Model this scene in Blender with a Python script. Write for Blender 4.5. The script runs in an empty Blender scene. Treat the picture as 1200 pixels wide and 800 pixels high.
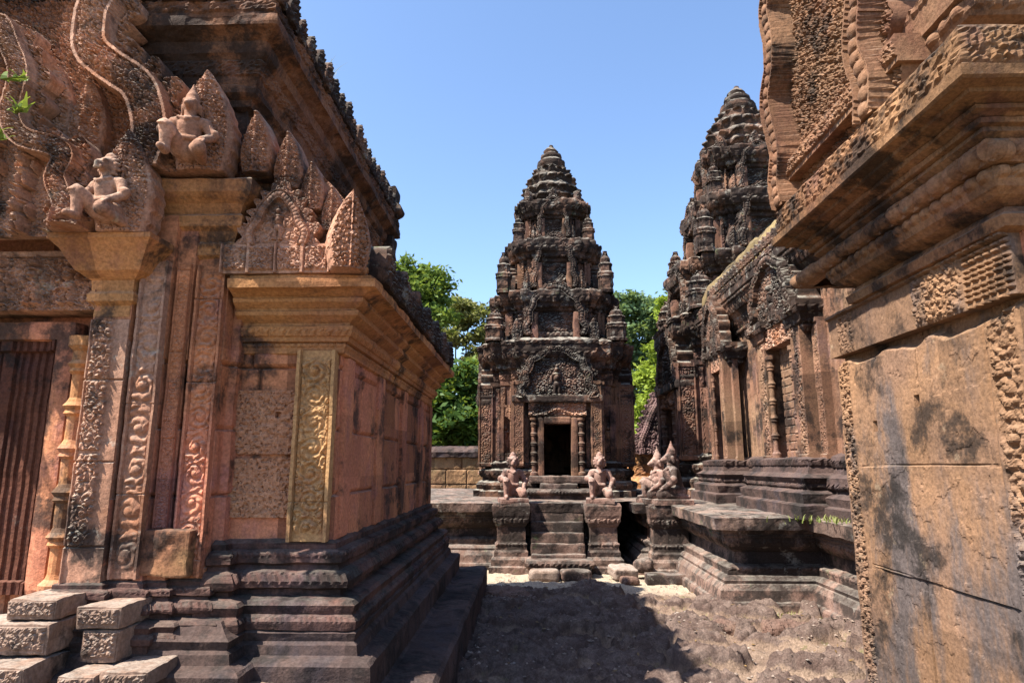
import bpy, math, random
import numpy as np
from mathutils import Matrix, Vector
R = math.radians
rng = np.random.default_rng(7); random.seed(7)
S = bpy.context.scene
COL = S.collection

# ---------------------------------------------------------------- camera, sky, sun, exposure
cam = bpy.data.objects.new('camera', bpy.data.cameras.new('camera')); COL.objects.link(cam)
cam.location = (0, 0, 1.5)
cam.rotation_euler = (R(90 + 10.8), 0, R(1.6))
cam.data.sensor_width = 36; cam.data.lens = 22.8
cam.data.clip_start = 0.05; cam.data.clip_end = 2000
S.camera = cam

SUN_DIR = Vector((1.0, 0.5, -1.586)).normalized()          # the way the light travels
sun = bpy.data.objects.new('sun', bpy.data.lights.new('sun', 'SUN')); COL.objects.link(sun)
sun.data.energy = 5.0; sun.data.angle = R(0.53); sun.data.color = (1.0, 0.93, 0.82)
sun.rotation_euler = SUN_DIR.to_track_quat('-Z', 'Y').to_euler()
sun.location = (-20, -10, 30)
w = bpy.data.worlds.new('World'); S.world = w; w.use_nodes = True
nt = w.node_tree
sky = nt.nodes.new('ShaderNodeTexSky'); sky.sky_type = 'NISHITA'; sky.sun_disc = False
sky.sun_elevation = math.asin(-SUN_DIR.z)
sky.sun_rotation = math.atan2(-SUN_DIR.x, -SUN_DIR.y)
sky.air_density = 1.0; sky.dust_density = 0.9; sky.ozone_density = 4.0
bg = nt.nodes['Background']; bg.inputs['Strength'].default_value = 0.105
nt.links.new(sky.outputs[0], bg.inputs[0])
S.view_settings.view_transform = 'Standard'; S.view_settings.look = 'None'
S.view_settings.exposure = 1.6; S.view_settings.gamma = 1.0
S.cycles.max_bounces = 8; S.cycles.diffuse_bounces = 4

# ---------------------------------------------------------------- numpy helpers
f32 = np.float32
def hsh(i, j, k, s):
    n = (i.astype(np.int64) * 73856093) ^ (j.astype(np.int64) * 19349663) ^ (k.astype(np.int64) * 83492791) ^ (s * 2654435761)
    n = n & 0xffffffff
    n = ((n ^ (n >> 13)) * 1274126177) & 0xffffffff
    n = ((n ^ (n >> 16)) * 2246822519) & 0xffffffff
    return ((n ^ (n >> 15)) & 0xffffff).astype(f32) / f32(0xffffff)
def vnoise(P, f=1.0, s=0):
    Q = P * f; I = np.floor(Q); F = (Q - I); F = F * F * (3 - 2 * F); I = I.astype(np.int64)
    out = 0
    for a in (0, 1):
        for b in (0, 1):
            for c in (0, 1):
                wgt = (F[..., 0] if a else 1 - F[..., 0]) * (F[..., 1] if b else 1 - F[..., 1]) * (F[..., 2] if c else 1 - F[..., 2])
                out = out + wgt * hsh(I[..., 0] + a, I[..., 1] + b, I[..., 2] + c, s)
    return out * 2 - 1
def fbm(P, f=1.0, o=3, s=0):
    t = 0; a = 1.0
    for k in range(o):
        t = t + a * vnoise(P, f, s + k * 11); a *= .5; f *= 2.1
    return t
def worley(x, y, f, s=0, full=False):
    X = x * f; Y = y * f; I = np.floor(X); J = np.floor(Y)
    best = np.full(np.broadcast(X, Y).shape, 9.0, f32); cid = np.zeros_like(best); f2 = best.copy(); gx = np.zeros_like(best); gy = np.zeros_like(best)
    for a in (-1, 0, 1):
        for b in (-1, 0, 1):
            i = I + a; j = J + b
            px = i + hsh(i, j, i * 0, s + 1); py = j + hsh(i, j, i * 0, s + 2)
            d = np.sqrt((X - px) ** 2 + (Y - py) ** 2)
            m = d < best; f2 = np.where(m, best, np.minimum(f2, d)); gx = np.where(m, X - px, gx); gy = np.where(m, Y - py, gy); best = np.where(m, d, best); cid = np.where(m, hsh(i, j, i * 0, s + 3), cid)
    return (best, cid, f2, gx, gy) if full else (best, cid)
def dome(q): return np.sqrt(np.maximum(0, 1 - q))
def foliage(x, z, f=18, s=0):
    d, c, e, gx, gy = worley(x, z, f * .72, s, True); d2, c2 = worley(x + .37, z, f * 2.3, s + 5)
    th = np.arctan2(gy, gx); sg = np.where(c > .5, 1, -1)
    curl = (.5 + .5 * np.cos(th * sg + d * 12.5 + c * 6)) ** 1.4
    notch = .78 + .22 * np.cos(th * 7 + d * 5)
    body = np.clip((e - d) / .10, 0, 1)
    return np.maximum(body * (.22 + .2 * c + .75 * curl * notch * np.clip(1.25 - d, 0, 1)), .95 * dome((d / .17) ** 2)) + .10 * dome((d2 / .6) ** 2)
def scroll(x, z, p, s=0):
    Q = np.stack([x, z, 0 * x + s * 3.7], -1)
    x = x + .05 * p * vnoise(Q, 3.2 / p, s) ; z = z + .05 * p * vnoise(Q, 3.2 / p, s + 1)
    k = np.floor(z / p); j1 = hsh(k, k, k, s); j2 = hsh(k, k * 0, k, s + 4); zc = (k + .5 + .08 * (j1 - .5)) * p; side = np.where(k % 2 == 0, 1.0, -1.0)
    dx = (x + .1 * p * (j2 - .5)) * side; dz = z - zc; r = np.hypot(dx, dz) / (p * (.47 + .06 * j2)); th = np.arctan2(dz, dx)
    rid = .5 + .5 * np.cos(2 * np.pi * (th / (2 * np.pi) + r * (1.7 + .5 * j1)))
    m = np.clip((1 - r) * 6, 0, 1)
    leafy = .72 + .28 * np.cos(th * 8 + r * 6) * np.clip(r * 2 - .4, 0, 1)
    core = dome((r / .26) ** 2)
    worn = np.clip(1.0 + .6 * fbm(Q, 1.0 / p, 2, s + 7), .45, 1.15)
    return worn * (m * np.maximum(rid ** .8 * .95 * leafy, core) + (1 - m) * .8 * foliage(x, z, 3.0 / p, s))
def figure(x, z, H):
    x = x / H; z = z / H; h = 0
    for cx, cz, rx, rz, a in ((-.07, .2, .06, .22, .7), (.07, .2, .06, .22, .7), (0, .36, .13, .12, .8), (0, .58, .1, .15, 1), (0, .69, .16, .055, .9),
                              (-.18, .52, .04, .17, .6), (.18, .52, .04, .17, .6), (0, .83, .075, .085, 1.1), (0, .94, .05, .08, .8), (-.09, .02, .08, .03, .9), (.09, .02, .08, .03, .9)):
        h = np.maximum(h, a * dome(((x - cx) / rx) ** 2 + ((z - cz) / rz) ** 2))
    return h
def band_pat(tag, s, tt, L, sd):
    if tag == 'b':
        p = L * 1.05; u = (s / p) % 1 * 2 - 1; return .45 * L * dome(u * u + (tt * 2 - 1) ** 2)
    if tag in 'ld':
        p = L * .85; u = np.abs((s / p) % 1 * 2 - 1); v = tt if tag == 'l' else 1 - tt
        wv = np.sqrt(np.clip(1 - v ** 2.2, 0, 1)); return .22 * L * np.clip((wv - u) * 4, 0, 1) * (.6 + .4 * np.cos(u * 2)) * np.clip(tt * 8, 0, 1) * np.clip((1 - tt) * 8, 0, 1)
    if tag == 'f':
        z = tt * L; e = np.clip(np.minimum(tt, 1 - tt) * 10, 0, 1); return .02 * e * foliage(s, z, min(60, 5 / L), sd)
    if tag == 'F':
        z = tt * L; e = np.clip(np.minimum(tt, 1 - tt) * 10, 0, 1); return .035 * e * foliage(s, z, 14, sd)
    if tag == 'g':
        return .35 * L * ((s / (L * 1.1)) % 1 < .6) * ((tt > .1) & (tt < .9))
    if tag == 'j':
        z = tt * L; ch = .36; k = np.floor(z / ch); xx = s + hsh(k, k, k, sd) * 3; bw = .5
        d = np.minimum(np.minimum(z % ch, ch - z % ch), np.minimum(xx % bw, bw - xx % bw))
        return -.026 * np.clip(1.2 - d / .011, 0, 1) + .014 * (hsh(np.floor(xx / bw), k, k, sd) - .5)
    if tag == 'p':                                            # tall fluted pilaster strips
        u = (s / .16) % 1; z = tt * L
        return np.where(u < .5, .018, 0) + .01 * foliage(s, z, 30, sd) * (u < .42)
    return 0 * s
class MB:
    def __init__(m): m.V = []; m.F = []; m.n = 0
    def add(m, V, F):
        V = np.asarray(V, f32).reshape(-1, 3)
        F = np.asarray(F, np.int64)
        m.V.append(V); m.F.append(F + m.n); m.n += len(V); return m
    def raw(m): return m
def mesh_of(name, mb, smooth=False):
    V = np.concatenate(mb.V); me = bpy.data.meshes.new(name)
    li = np.concatenate([F.ravel() for F in mb.F]); tot = np.concatenate([np.full(len(F), F.shape[1]) for F in mb.F])
    st = np.concatenate([[0], np.cumsum(tot)[:-1]])
    me.vertices.add(len(V)); me.loops.add(len(li)); me.polygons.add(len(tot))
    me.vertices.foreach_set('co', V.ravel()); me.loops.foreach_set('vertex_index', li.astype(np.int32))
    me.polygons.foreach_set('loop_start', st.astype(np.int32)); me.polygons.foreach_set('loop_total', tot.astype(np.int32))
    me.polygons.foreach_set('use_smooth', np.full(len(tot), smooth, bool))
    me.update(calc_edges=True); me.validate(); return me
WM = {}
def link(name, data, parent=None, M=None):
    o = bpy.data.objects.new(name, data); COL.objects.link(o); M = M or Matrix.Identity(4)
    if parent is not None:
        o.parent = parent; o.matrix_parent_inverse = WM[parent.name].inverted()
    o.matrix_basis = M; WM[o.name] = M.copy(); return o
def TR(loc=(0, 0, 0), rz=0, sc=1.0, rx=0):
    sc = (sc, sc, sc) if not isinstance(sc, tuple) else sc
    return Matrix.Translation(loc) @ Matrix.Rotation(R(rz), 4, 'Z') @ Matrix.Rotation(R(rx), 4, 'X') @ Matrix.Diagonal((*sc, 1))
def obj(name, mb, mat, parent=None, loc=(0, 0, 0), rz=0, sc=1.0, rx=0, smooth=False):
    me = mb if isinstance(mb, bpy.types.Mesh) else mesh_of(name, mb, smooth)
    if not me.materials: me.materials.append(mat)
    return link(name, me, parent, TR(loc, rz, sc, rx))
def tag(o, label=None, cat=None, group=None, kind=None):
    if label: o['label'] = label
    if cat: o['category'] = cat
    if group: o['group'] = group
    if kind: o['kind'] = kind
    return o
def thing(name, label, cat, loc=(0, 0, 0), group=None):
    return tag(link(name, None, None, TR(loc)), label, cat, group)
def kids(o): return [c for c in ALLK.get(o.name, [])]
def copy_tree(o, M, parent=None):
    c = o.copy(); COL.objects.link(c)
    if parent is not None:
        inv = o.matrix_parent_inverse.copy(); c.parent = parent; c.matrix_parent_inverse = inv
    else: c.matrix_basis = M
    for ch in [x for x in list(COL.objects) if x.parent == o]: copy_tree(ch, None, c)
    return c
def gridq(m, n, closed=False):
    i = np.arange(m - 1)[:, None]; j = np.arange(n if closed else n - 1)[None, :]; j2 = (j + 1) % n
    a = i * n + j; b = i * n + j2; c = (i + 1) * n + j2; d = (i + 1) * n + j
    return np.stack([a, b, c, d], -1).reshape(-1, 4)
def gnormal(P, closed):
    if closed: du = np.roll(P, -1, 1) - np.roll(P, 1, 1)
    else: du = np.gradient(P, axis=1)
    dv = np.gradient(P, axis=0)
    N = np.cross(du, dv); return N / np.maximum(np.linalg.norm(N, axis=-1, keepdims=True), 1e-9)
def rect(x0, x1, y0, y1): return [(x0, y0), (x1, y0), (x1, y1), (x0, y1)]
def sweep(path, prof, closed=True, ds=.03, dt=.03, wob=.006, wf=9.0, seed=0, cap=True):
    """profile [(offset, z, tag)] carried round a plan path with mitred corners; carved bands and wear are real relief"""
    path = np.array(path, float); k = len(path)
    ed = np.roll(path, -1, 0) - path
    if not closed: ed = ed[:-1]
    ln = np.linalg.norm(ed, axis=1); nr = np.stack([ed[:, 1], -ed[:, 0]], 1) / ln[:, None]
    mit = np.zeros((k, 2))
    for i in range(k):
        if closed or 0 < i < k - 1:
            a = nr[i - 1]; b = nr[i % len(nr)]; mm = a + b; mit[i] = mm / max(.2, (mm @ mm) / 2)
        else: mit[i] = nr[0] if i == 0 else nr[-1]
    ne = len(ed); ns = [max(1, int(math.ceil(l / ds))) for l in ln]
    ci = np.concatenate([np.full(n, i) for i, n in enumerate(ns)]); cf = np.concatenate([np.arange(n) / n for n in ns])
    cs = np.concatenate([np.concatenate([[0], np.cumsum(ln)[:-1]])[i] + np.arange(n) / n * ln[i] for i, n in enumerate(ns)])
    if not closed: ci = np.append(ci, ne - 1); cf = np.append(cf, 1.0); cs = np.append(cs, ln.sum())
    ro = []; rz = []; rt = []; rl = []; rg = []
    for a, b in zip(prof[:-1], prof[1:]):
        L = math.hypot(b[0] - a[0], b[1] - a[1]); tg = a[2] if len(a) > 2 else 'n'
        fine = dt if tg == 'n' else min(dt, L / 5)
        n = max(1, int(math.ceil(L / fine)))
        for q in range(n):
            t = q / n; ro.append(a[0] + (b[0] - a[0]) * t); rz.append(a[1] + (b[1] - a[1]) * t); rt.append(t); rl.append(L); rg.append(tg)
    ro.append(prof[-1][0]); rz.append(prof[-1][1]); rt.append(1); rl.append(1); rg.append('n')
    ro = np.array(ro); rz = np.array(rz)
    C = path[None] + ro[:, None, None] * mit[None]
    A = C[:, ci]; B = C[:, (ci + 1) % k]
    XY = A + (B - A) * cf[None, :, None]
    P = np.concatenate([XY, np.broadcast_to(rz[:, None, None], XY.shape[:2] + (1,))], -1)
    N = gnormal(P, closed)
    H = np.zeros(P.shape[:2])
    for g in set(rg):
        if g == 'n': continue
        rows = np.array([i for i, q in enumerate(rg) if q == g])
        H[rows] = band_pat(g, np.broadcast_to(cs[None], (len(rows), len(cs))), np.array(rt)[rows][:, None], np.array(rl)[rows][:, None] if g in 'bldgjp' else float(rl[rows[0]]), seed)
    if wob: H = H + wob * fbm(P, wf, 3, seed) + wob * .8 * np.minimum(0, vnoise(P, wf * .45, seed + 9) + .35) * 2
    P = P + N * H[..., None]
    mb = MB(); n = P.shape[1]
    mb.add(P, gridq(P.shape[0], n, closed))
    if cap and closed:
        top = P[-1]; c = top.mean(0)
        V = np.concatenate([top, c[None]]); j = np.arange(n)
        mb.add(V, np.stack([j, (j + 1) % n, np.full(n, n)], 1))
    return mb
def merge(*ms):
    m = MB()
    for q in ms:
        for V, F in zip(q.V, q.F): pass
        V = np.concatenate(q.V); b = m.n; m.V.append(V); m.n += len(V)
        for F in q.F: m.F.append(F + b)
    return m
def relief(W, H, res, hf, th=.05, mask=None, wob=.004, seed=0):
    nx = max(4, int(W / res)); nz = max(4, int(H / res))
    X, Z = np.meshgrid(np.linspace(-W / 2, W / 2, nx), np.linspace(0, H, nz))
    h = hf(X, Z) * 1.0
    P = np.stack([X, -h, Z], -1)
    P[..., 1] -= wob * fbm(P + seed * 3.1, 11, 3, seed)
    m = np.ones((nz, nx), bool) if mask is None else mask(X, Z)
    cm = m[:-1, :-1] & m[1:, :-1] & m[:-1, 1:] & m[1:, 1:]
    Q = gridq(nz, nx).reshape(nz - 1, nx - 1, 4)[cm]
    used = np.zeros(nz * nx, bool); used[Q.ravel()] = True
    idx = np.cumsum(used) - 1; V = P.reshape(-1, 3)[used]; Q = idx[Q]
    E = np.concatenate([Q[:, [0, 1]], Q[:, [1, 2]], Q[:, [2, 3]], Q[:, [3, 0]]])
    key = np.sort(E, 1); key = key[:, 0].astype(np.int64) * 10 ** 7 + key[:, 1]
    u, inv, cnt = np.unique(key, return_inverse=True, return_counts=True)
    be = E[cnt[inv] == 1]
    if mask is not None:
        for _ in range(9):
            a_ = np.zeros((len(V), 3)); c_ = np.zeros(len(V))
            for p, q in ((0, 1), (1, 0)): np.add.at(a_, be[:, p], V[be[:, q]]); np.add.at(c_, be[:, p], 1)
            bm = c_ > 0; V[bm] = .4 * V[bm] + .6 * a_[bm] / c_[bm][:, None]
    n = len(V); Bk = V.copy(); Bk[:, 1] = th
    mb = MB(); mb.add(np.concatenate([V, Bk]), np.concatenate([Q, (Q + n)[:, ::-1], np.stack([be[:, 1], be[:, 0], be[:, 0] + n, be[:, 1] + n], 1)]))
    return mb
def block(sx, sy, sz, res=.03, rd=.02, amp=.008, f=8, seed=0, base=True):
    """weathered stone block, worn edges; origin at the middle of its base"""
    h = np.array([sx, sy, sz]) / 2; rd = min(rd, h.min() * .9); mb = MB()
    for ax in range(3):
        for sg in (-1, 1):
            u, v = (ax + 1) % 3, (ax + 2) % 3
            a = np.linspace(-h[u], h[u], max(2, int(2 * h[u] / res) + 1)); b = np.linspace(-h[v], h[v], max(2, int(2 * h[v] / res) + 1))
            A, B = np.meshgrid(a, b); P = np.zeros(A.shape + (3,)); P[..., u] = A; P[..., v] = B; P[..., ax] = sg * h[ax]
            pin = np.clip(P, -h + rd, h - rd); d = P - pin; L = np.linalg.norm(d, axis=-1, keepdims=True)
            P = pin + d / np.maximum(L, 1e-9) * rd
            o = seed * 7.7
            P = P + amp * np.stack([fbm(P + o, f, 3, seed), fbm(P + o, f, 3, seed + 50), fbm(P + o, f, 3, seed + 90)], -1)
            P[..., 2] += h[2]
            q = gridq(*A.shape)
            mb.add(P, q if sg > 0 else q[:, ::-1])
    return mb
def bx(x0, x1, y0, y1, z0, z1, **k):
    m = block(x1 - x0, y1 - y0, z1 - z0, **k)
    for V in m.V: V += np.array([(x0 + x1) / 2, (y0 + y1) / 2, z0], f32)
    return m
def lathe(prof, n=32, res=.02, wob=.003, petals=None, seed=0):
    rr = []; zz = []; pt = []
    for i, (a, b) in enumerate(zip(prof[:-1], prof[1:])):
        L = math.hypot(b[0] - a[0], b[1] - a[1]); k = max(1, int(L / res))
        for q in range(k):
            t = q / k; rr.append(a[0] + (b[0] - a[0]) * t); zz.append(a[1] + (b[1] - a[1]) * t); pt.append(math.sin(t * math.pi) if petals and i in petals else 0)
    rr.append(prof[-1][0]); zz.append(prof[-1][1]); pt.append(0)
    th = np.arange(n) / n * 2 * np.pi
    r = np.array(rr)[:, None] * np.ones(n)[None]
    r = r + np.array(pt)[:, None] * np.abs(np.cos(th * 8))[None] * .075
    P = np.stack([r * np.cos(th), r * np.sin(th), np.array(zz)[:, None] + 0 * r], -1)
    P += wob * np.stack([fbm(P, 9, 2, seed), fbm(P, 9, 2, seed + 4), fbm(P, 9, 2, seed + 8)], -1)
    mb = MB(); mb.add(P, gridq(len(rr), n, True)); return mb
def catmull(pts, n=10):
    p = np.array(pts, float); p = np.vstack([2 * p[0] - p[1], p, 2 * p[-1] - p[-2]]); out = []
    for i in range(1, len(p) - 2):
        for t in np.arange(n) / n:
            a, b, c, d = p[i - 1:i + 3]
            out.append(.5 * (2 * b + (c - a) * t + (2 * a - 5 * b + 4 * c - d) * t * t + (3 * b - a - 3 * c + d) * t ** 3))
    out.append(p[-2]); return np.array(out)
def near_curve(X, Z, C):
    best = np.full(X.shape, 1e9); arc = np.zeros(X.shape); s0 = 0
    for a, b in zip(C[:-1], C[1:]):
        d = b - a; L2 = d @ d; t = np.clip(((X - a[0]) * d[0] + (Z - a[1]) * d[1]) / max(L2, 1e-12), 0, 1)
        q = np.hypot(X - a[0] - t * d[0], Z - a[1] - t * d[1]); m = q < best
        best = np.where(m, q, best); arc = np.where(m, s0 + t * math.sqrt(L2), arc); s0 += math.sqrt(L2)
    return best, arc, s0
def inpoly(X, Z, C):
    ins = np.zeros(X.shape, bool)
    for a, b in zip(C, np.roll(C, -1, 0)):
        c = ((a[1] > Z) != (b[1] > Z)); xx = (b[0] - a[0]) * (Z - a[1]) / ((b[1] - a[1]) if abs(b[1] - a[1]) > 1e-9 else 1e-9) + a[0]
        ins ^= c & (X < xx)
    return ins
def pediment(right, band=.06, flame=.16, res=.012, th=.12, fr=.07, ty='foliage', tyh=.03, recess=.0, fan=.0, seed=0, per=None, tf=16, scale_band=False):
    """gable carving: naga band along the curve (right half given, base to apex), flame fringe outside, tympanum inside"""
    r = np.array(right, float); full = np.vstack([r, (r * [-1, 1])[::-1][1:]]) if abs(r[-1][0]) < 1e-6 else np.vstack([r, (r * [-1, 1])[::-1]])
    C = catmull(full, 8); W = 2 * (np.abs(C[:, 0]).max() + band + flame + fan); H = C[:, 1].max() + band + flame * 1.15
    per = per or flame * .75
    def ev(X, Z):
        d, s, L = near_curve(X, Z, C); ins = inpoly(X, Z, C) ; return np.where(ins, -d, d), np.where(s < L / 2, s, L - s), ins
    memo = {}
    def get(X, Z):
        if 'k' not in memo: memo['k'] = ev(X, Z)
        return memo['k']
    xe, ze = r[0]
    def fanr(X, Z):
        ax = np.abs(X); th_ = np.arctan2(Z - ze, ax - xe - fan * .1); rr = np.hypot(ax - xe - fan * .1, Z - ze)
        return rr, th_
    def hf(X, Z):
        sd, s, ins = get(X, Z); q = sd / band
        hb = fr * (.7 + .3 * dome(q * q)) + .25 * band * dome(((s / (band * .9)) % 1 * 2 - 1) ** 2 + (q * 1.8) ** 2)
        if scale_band: hb = fr * (.3 + .62 * dome(q * q) + .24 * foliage(s, sd, 3.0 / band, seed + 2) * (np.abs(q) < .76))
        hb = np.where(np.abs(np.abs(q) - .87) < .11, fr * (.98 if scale_band else 1.12), hb)
        if ty == 'figures':
            cell = .2; xx = (X + cell / 2) % cell - cell / 2; row = .26
            t = tyh * 1.3 * figure(xx, Z % row, row * .97) + .2 * tyh * foliage(X, Z, 42, seed)
        elif ty == 'deity':
            t = np.maximum(tyh * .7 * foliage(X, Z, tf, seed), 1.7 * tyh * figure(X, Z - .04, H * .5))
        else: t = tyh * foliage(X, Z, tf, seed)
        t = t - recess
        fl = fr * .08 + fr * .4 * foliage(X, Z, 2.4 / max(flame, .05), seed + 3)
        h = np.where(np.abs(sd) < band, hb, np.where(sd < 0, t, fl))
        if fan:
            rr, th_ = fanr(X, Z); lob = .5 + .5 * np.cos(th_ * 7); hh = fr * (.8 + .6 * lob * dome((rr / (fan * 1.1)) ** 2)) + .3 * fr * foliage(X, Z, 30, seed)
            h = np.where((rr < fan * 1.2) & (sd > -band * .3), np.maximum(h, hh), h)
        return h
    def mask(X, Z):
        sd, s, ins = get(X, Z); u = (s / per) % 1
        leaf = np.clip(1 - np.abs(u * 2 - 1 - .25) ** 1.5, 0, 1)
        m = sd < band + flame * (.3 + .7 * leaf)
        if fan:
            rr, th_ = fanr(X, Z); m |= rr < fan * (.85 + .3 * np.abs(np.cos(th_ * 3.5)))
        return m & (Z > -.001)
    mb = relief(W, H, res, hf, th, mask, seed=seed); return mb
def leaf_relief(W, H, res=.012, th=.08, seed=0, f=22, dp=.05):
    def prof(Z): t = np.clip(Z / H, 0, 1); return W / 2 * np.where(t < .35, .78 + .22 * np.sin(t / .35 * np.pi / 2), np.clip(1 - ((t - .35) / .65) ** 1.5, 0, 1) ** .8)
    def hf(X, Z):
        q = np.abs(X) / np.maximum(prof(Z), 1e-3)
        return dp * np.sqrt(np.clip(1 - q ** 2.4, 0, 1)) + .5 * dp * foliage(np.abs(X), Z, f * 1.35, seed) * (q < .74) + .3 * dp * (np.abs(q - .82) < .09) + .25 * dp * (np.abs(X) < .006)
    return relief(W, H, res, hf, th, lambda X, Z: np.abs(X) < prof(Z) * (1.02 - .13 * ((Z / H * 8 + .3) % 1) * (Z < H * .93)), seed=seed)

# ---------------------------------------------------------------- materials
def nodes(name):
    m = bpy.data.materials.new(name); m.use_nodes = True; t = m.node_tree
    b = t.nodes['Principled BSDF']; b.inputs['Roughness'].default_value = .92; b.inputs['Specular IOR Level'].default_value = .18
    return m, t, b
def N(t, kind, **kw):
    n = t.nodes.new(kind)
    for k, v in kw.items():
        if k in n.inputs.keys() and not hasattr(n, k): n.inputs[k].default_value = v
        else: setattr(n, k, v)
    return n
def noise(t, vec, scale, detail=5, rough=.6):
    n = t.nodes.new('ShaderNodeTexNoise'); n.inputs['Scale'].default_value = scale; n.inputs['Detail'].default_value = detail; n.inputs['Roughness'].default_value = rough
    t.links.new(vec, n.inputs['Vector']); return n.outputs['Fac']
def maprange(t, v, a, b, c=0., d=1.):
    n = t.nodes.new('ShaderNodeMapRange'); n.clamp = True; n.interpolation_type = 'SMOOTHSTEP'
    for i, q in zip(('From Min', 'From Max', 'To Min', 'To Max'), (a, b, c, d)): n.inputs[i].default_value = q
    t.links.new(v, n.inputs['Value']); return n.outputs['Result']
def mix(t, f, a, b, mode='MIX'):
    n = t.nodes.new('ShaderNodeMix'); n.data_type = 'RGBA'; n.blend_type = mode
    for s, v in ((0, f), (6, a), (7, b)):
        if isinstance(v, (tuple, list)): n.inputs[s].default_value = (*v, 1) if len(v) == 3 else v
        elif isinstance(v, (int, float)): n.inputs[s].default_value = v
        else: t.links.new(v, n.inputs[s])
    return n.outputs[2]
def math_(t, op, a, b=None):
    n = t.nodes.new('ShaderNodeMath'); n.operation = op
    for i, v in enumerate((a, b)):
        if v is None: continue
        if isinstance(v, (int, float)): n.inputs[i].default_value = v
        else: t.links.new(v, n.inputs[i])
    return n.outputs[0]
def vscale(t, v, s):
    n = t.nodes.new('ShaderNodeMapping'); n.inputs['Scale'].default_value = s; t.links.new(v, n.inputs['Vector']); return n.outputs[0]
def stone(name, c1, c2, c3, black=.3, pale=.2, top=.4, blackc=(.035, .03, .028), palec=(.42, .40, .34), bump=.5, pit=0., hue=.25, fine=1.0, gain=1.0, green=0., c3r=(.5, .68), c3s=2.7, c3z=.6):
    m, t, b = nodes(name); K = .36 * gain
    c1, c2, c3, palec, blackc = [tuple(max(.004, (sum(c) / 3 + (q - sum(c) / 3) * 1.08) * K) for q in c) for c in (c1, c2, c3, palec, blackc)]
    geo = t.nodes.new('ShaderNodeNewGeometry'); pos = geo.outputs['Position']
    col = mix(t, maprange(t, noise(t, pos, 1.1, 6), .38, .62), c1, c2)
    col = mix(t, maprange(t, noise(t, vscale(t, pos, (1, 1, c3z)), c3s, 6, .65), *c3r), col, c3)
    sn = t.nodes.new('ShaderNodeVectorMath'); sn.operation = 'SNAP'; sn.inputs[1].default_value = (.47, .53, .358)
    t.links.new(pos, sn.inputs[0]); wn = t.nodes.new('ShaderNodeTexWhiteNoise'); t.links.new(sn.outputs[0], wn.inputs[0])
    v = maprange(t, wn.outputs['Value'], 0, 1, 1 - hue, 1 + hue)
    g = t.nodes.new('ShaderNodeVectorMath'); g.operation = 'SCALE'; t.links.new(col, g.inputs[0]); t.links.new(v, g.inputs['Scale']); col = g.outputs[0]
    st = maprange(t, noise(t, vscale(t, pos, (6, 6, .55)), 1, 5, .7), .58, .72)
    bl = maprange(t, noise(t, pos, 2.1, 8, .72), .62 - black * .35, .72 - black * .3)
    dk = math_(t, 'MAXIMUM', math_(t, 'MULTIPLY', st, min(1, black * 1.6)), bl)
    col = mix(t, math_(t, 'MULTIPLY', dk, .85), col, blackc)
    sep = t.nodes.new('ShaderNodeSeparateXYZ'); t.links.new(geo.outputs['Normal'], sep.inputs[0])
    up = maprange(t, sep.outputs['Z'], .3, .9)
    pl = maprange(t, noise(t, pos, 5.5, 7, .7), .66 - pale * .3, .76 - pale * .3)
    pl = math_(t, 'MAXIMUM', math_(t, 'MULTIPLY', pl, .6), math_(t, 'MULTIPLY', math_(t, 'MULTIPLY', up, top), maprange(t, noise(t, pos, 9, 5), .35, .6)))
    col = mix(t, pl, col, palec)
    if green:
        gr = maprange(t, noise(t, pos, 3.3, 6, .7), .66 - green * .3, .76 - green * .3); col = mix(t, math_(t, 'MULTIPLY', gr, .7), col, (.10, .13, .06))
    sp = maprange(t, noise(t, pos, 55, 4, .7), .3, .7, .72, 1.25)
    g = t.nodes.new('ShaderNodeVectorMath'); g.operation = 'SCALE'; t.links.new(col, g.inputs[0]); t.links.new(sp, g.inputs['Scale']); col = g.outputs[0]
    t.links.new(col, b.inputs['Base Color'])
    h = math_(t, 'ADD', noise(t, pos, 26 * fine, 6, .7), math_(t, 'MULTIPLY', noise(t, pos, 90 * fine, 3), .35))
    vo = t.nodes.new('ShaderNodeTexVoronoi'); vo.inputs['Scale'].default_value = 45 * fine; t.links.new(pos, vo.inputs['Vector'])
    if pit: h = math_(t, 'ADD', h, math_(t, 'MULTIPLY', maprange(t, vo.outputs['Distance'], .1, .42), pit))
    bp = t.nodes.new('ShaderNodeBump'); bp.inputs['Strength'].default_value = bump; bp.inputs['Distance'].default_value = .012
    t.links.new(h, bp.inputs['Height']); t.links.new(bp.outputs[0], b.inputs['Normal'])
    return m
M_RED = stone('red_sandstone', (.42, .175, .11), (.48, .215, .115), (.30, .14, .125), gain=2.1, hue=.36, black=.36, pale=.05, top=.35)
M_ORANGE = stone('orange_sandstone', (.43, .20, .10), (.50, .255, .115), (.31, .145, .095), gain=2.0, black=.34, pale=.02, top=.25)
M_BASE = stone('shaded_dark_red_base_stone', (.19, .105, .09), (.24, .13, .10), (.13, .085, .09), gain=1.0, black=.5, pale=.04, top=.25)  # dark stone, further darkened with the porch's shade put into its colour
M_CARVE = stone('grey_red_carving', (.40, .215, .145), (.46, .28, .20), (.37, .165, .09), gain=2.0, black=.36, pale=.22, top=.5)
M_PCORN = stone('brown_eave_stone', (.42, .215, .12), (.48, .27, .145), (.30, .155, .11), gain=1.15, black=.42, pale=.05, top=.25)
M_PGABLE = stone('red_brown_gable_stone', (.42, .225, .135), (.48, .28, .17), (.34, .17, .11), gain=1.15, black=.32, pale=.12, top=.4)
M_PATCH = stone('stained_ochre_stone', (.40, .19, .11), (.60, .36, .17), (.36, .17, .11), gain=1.3, black=.4, pale=.05, top=.1)
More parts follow.
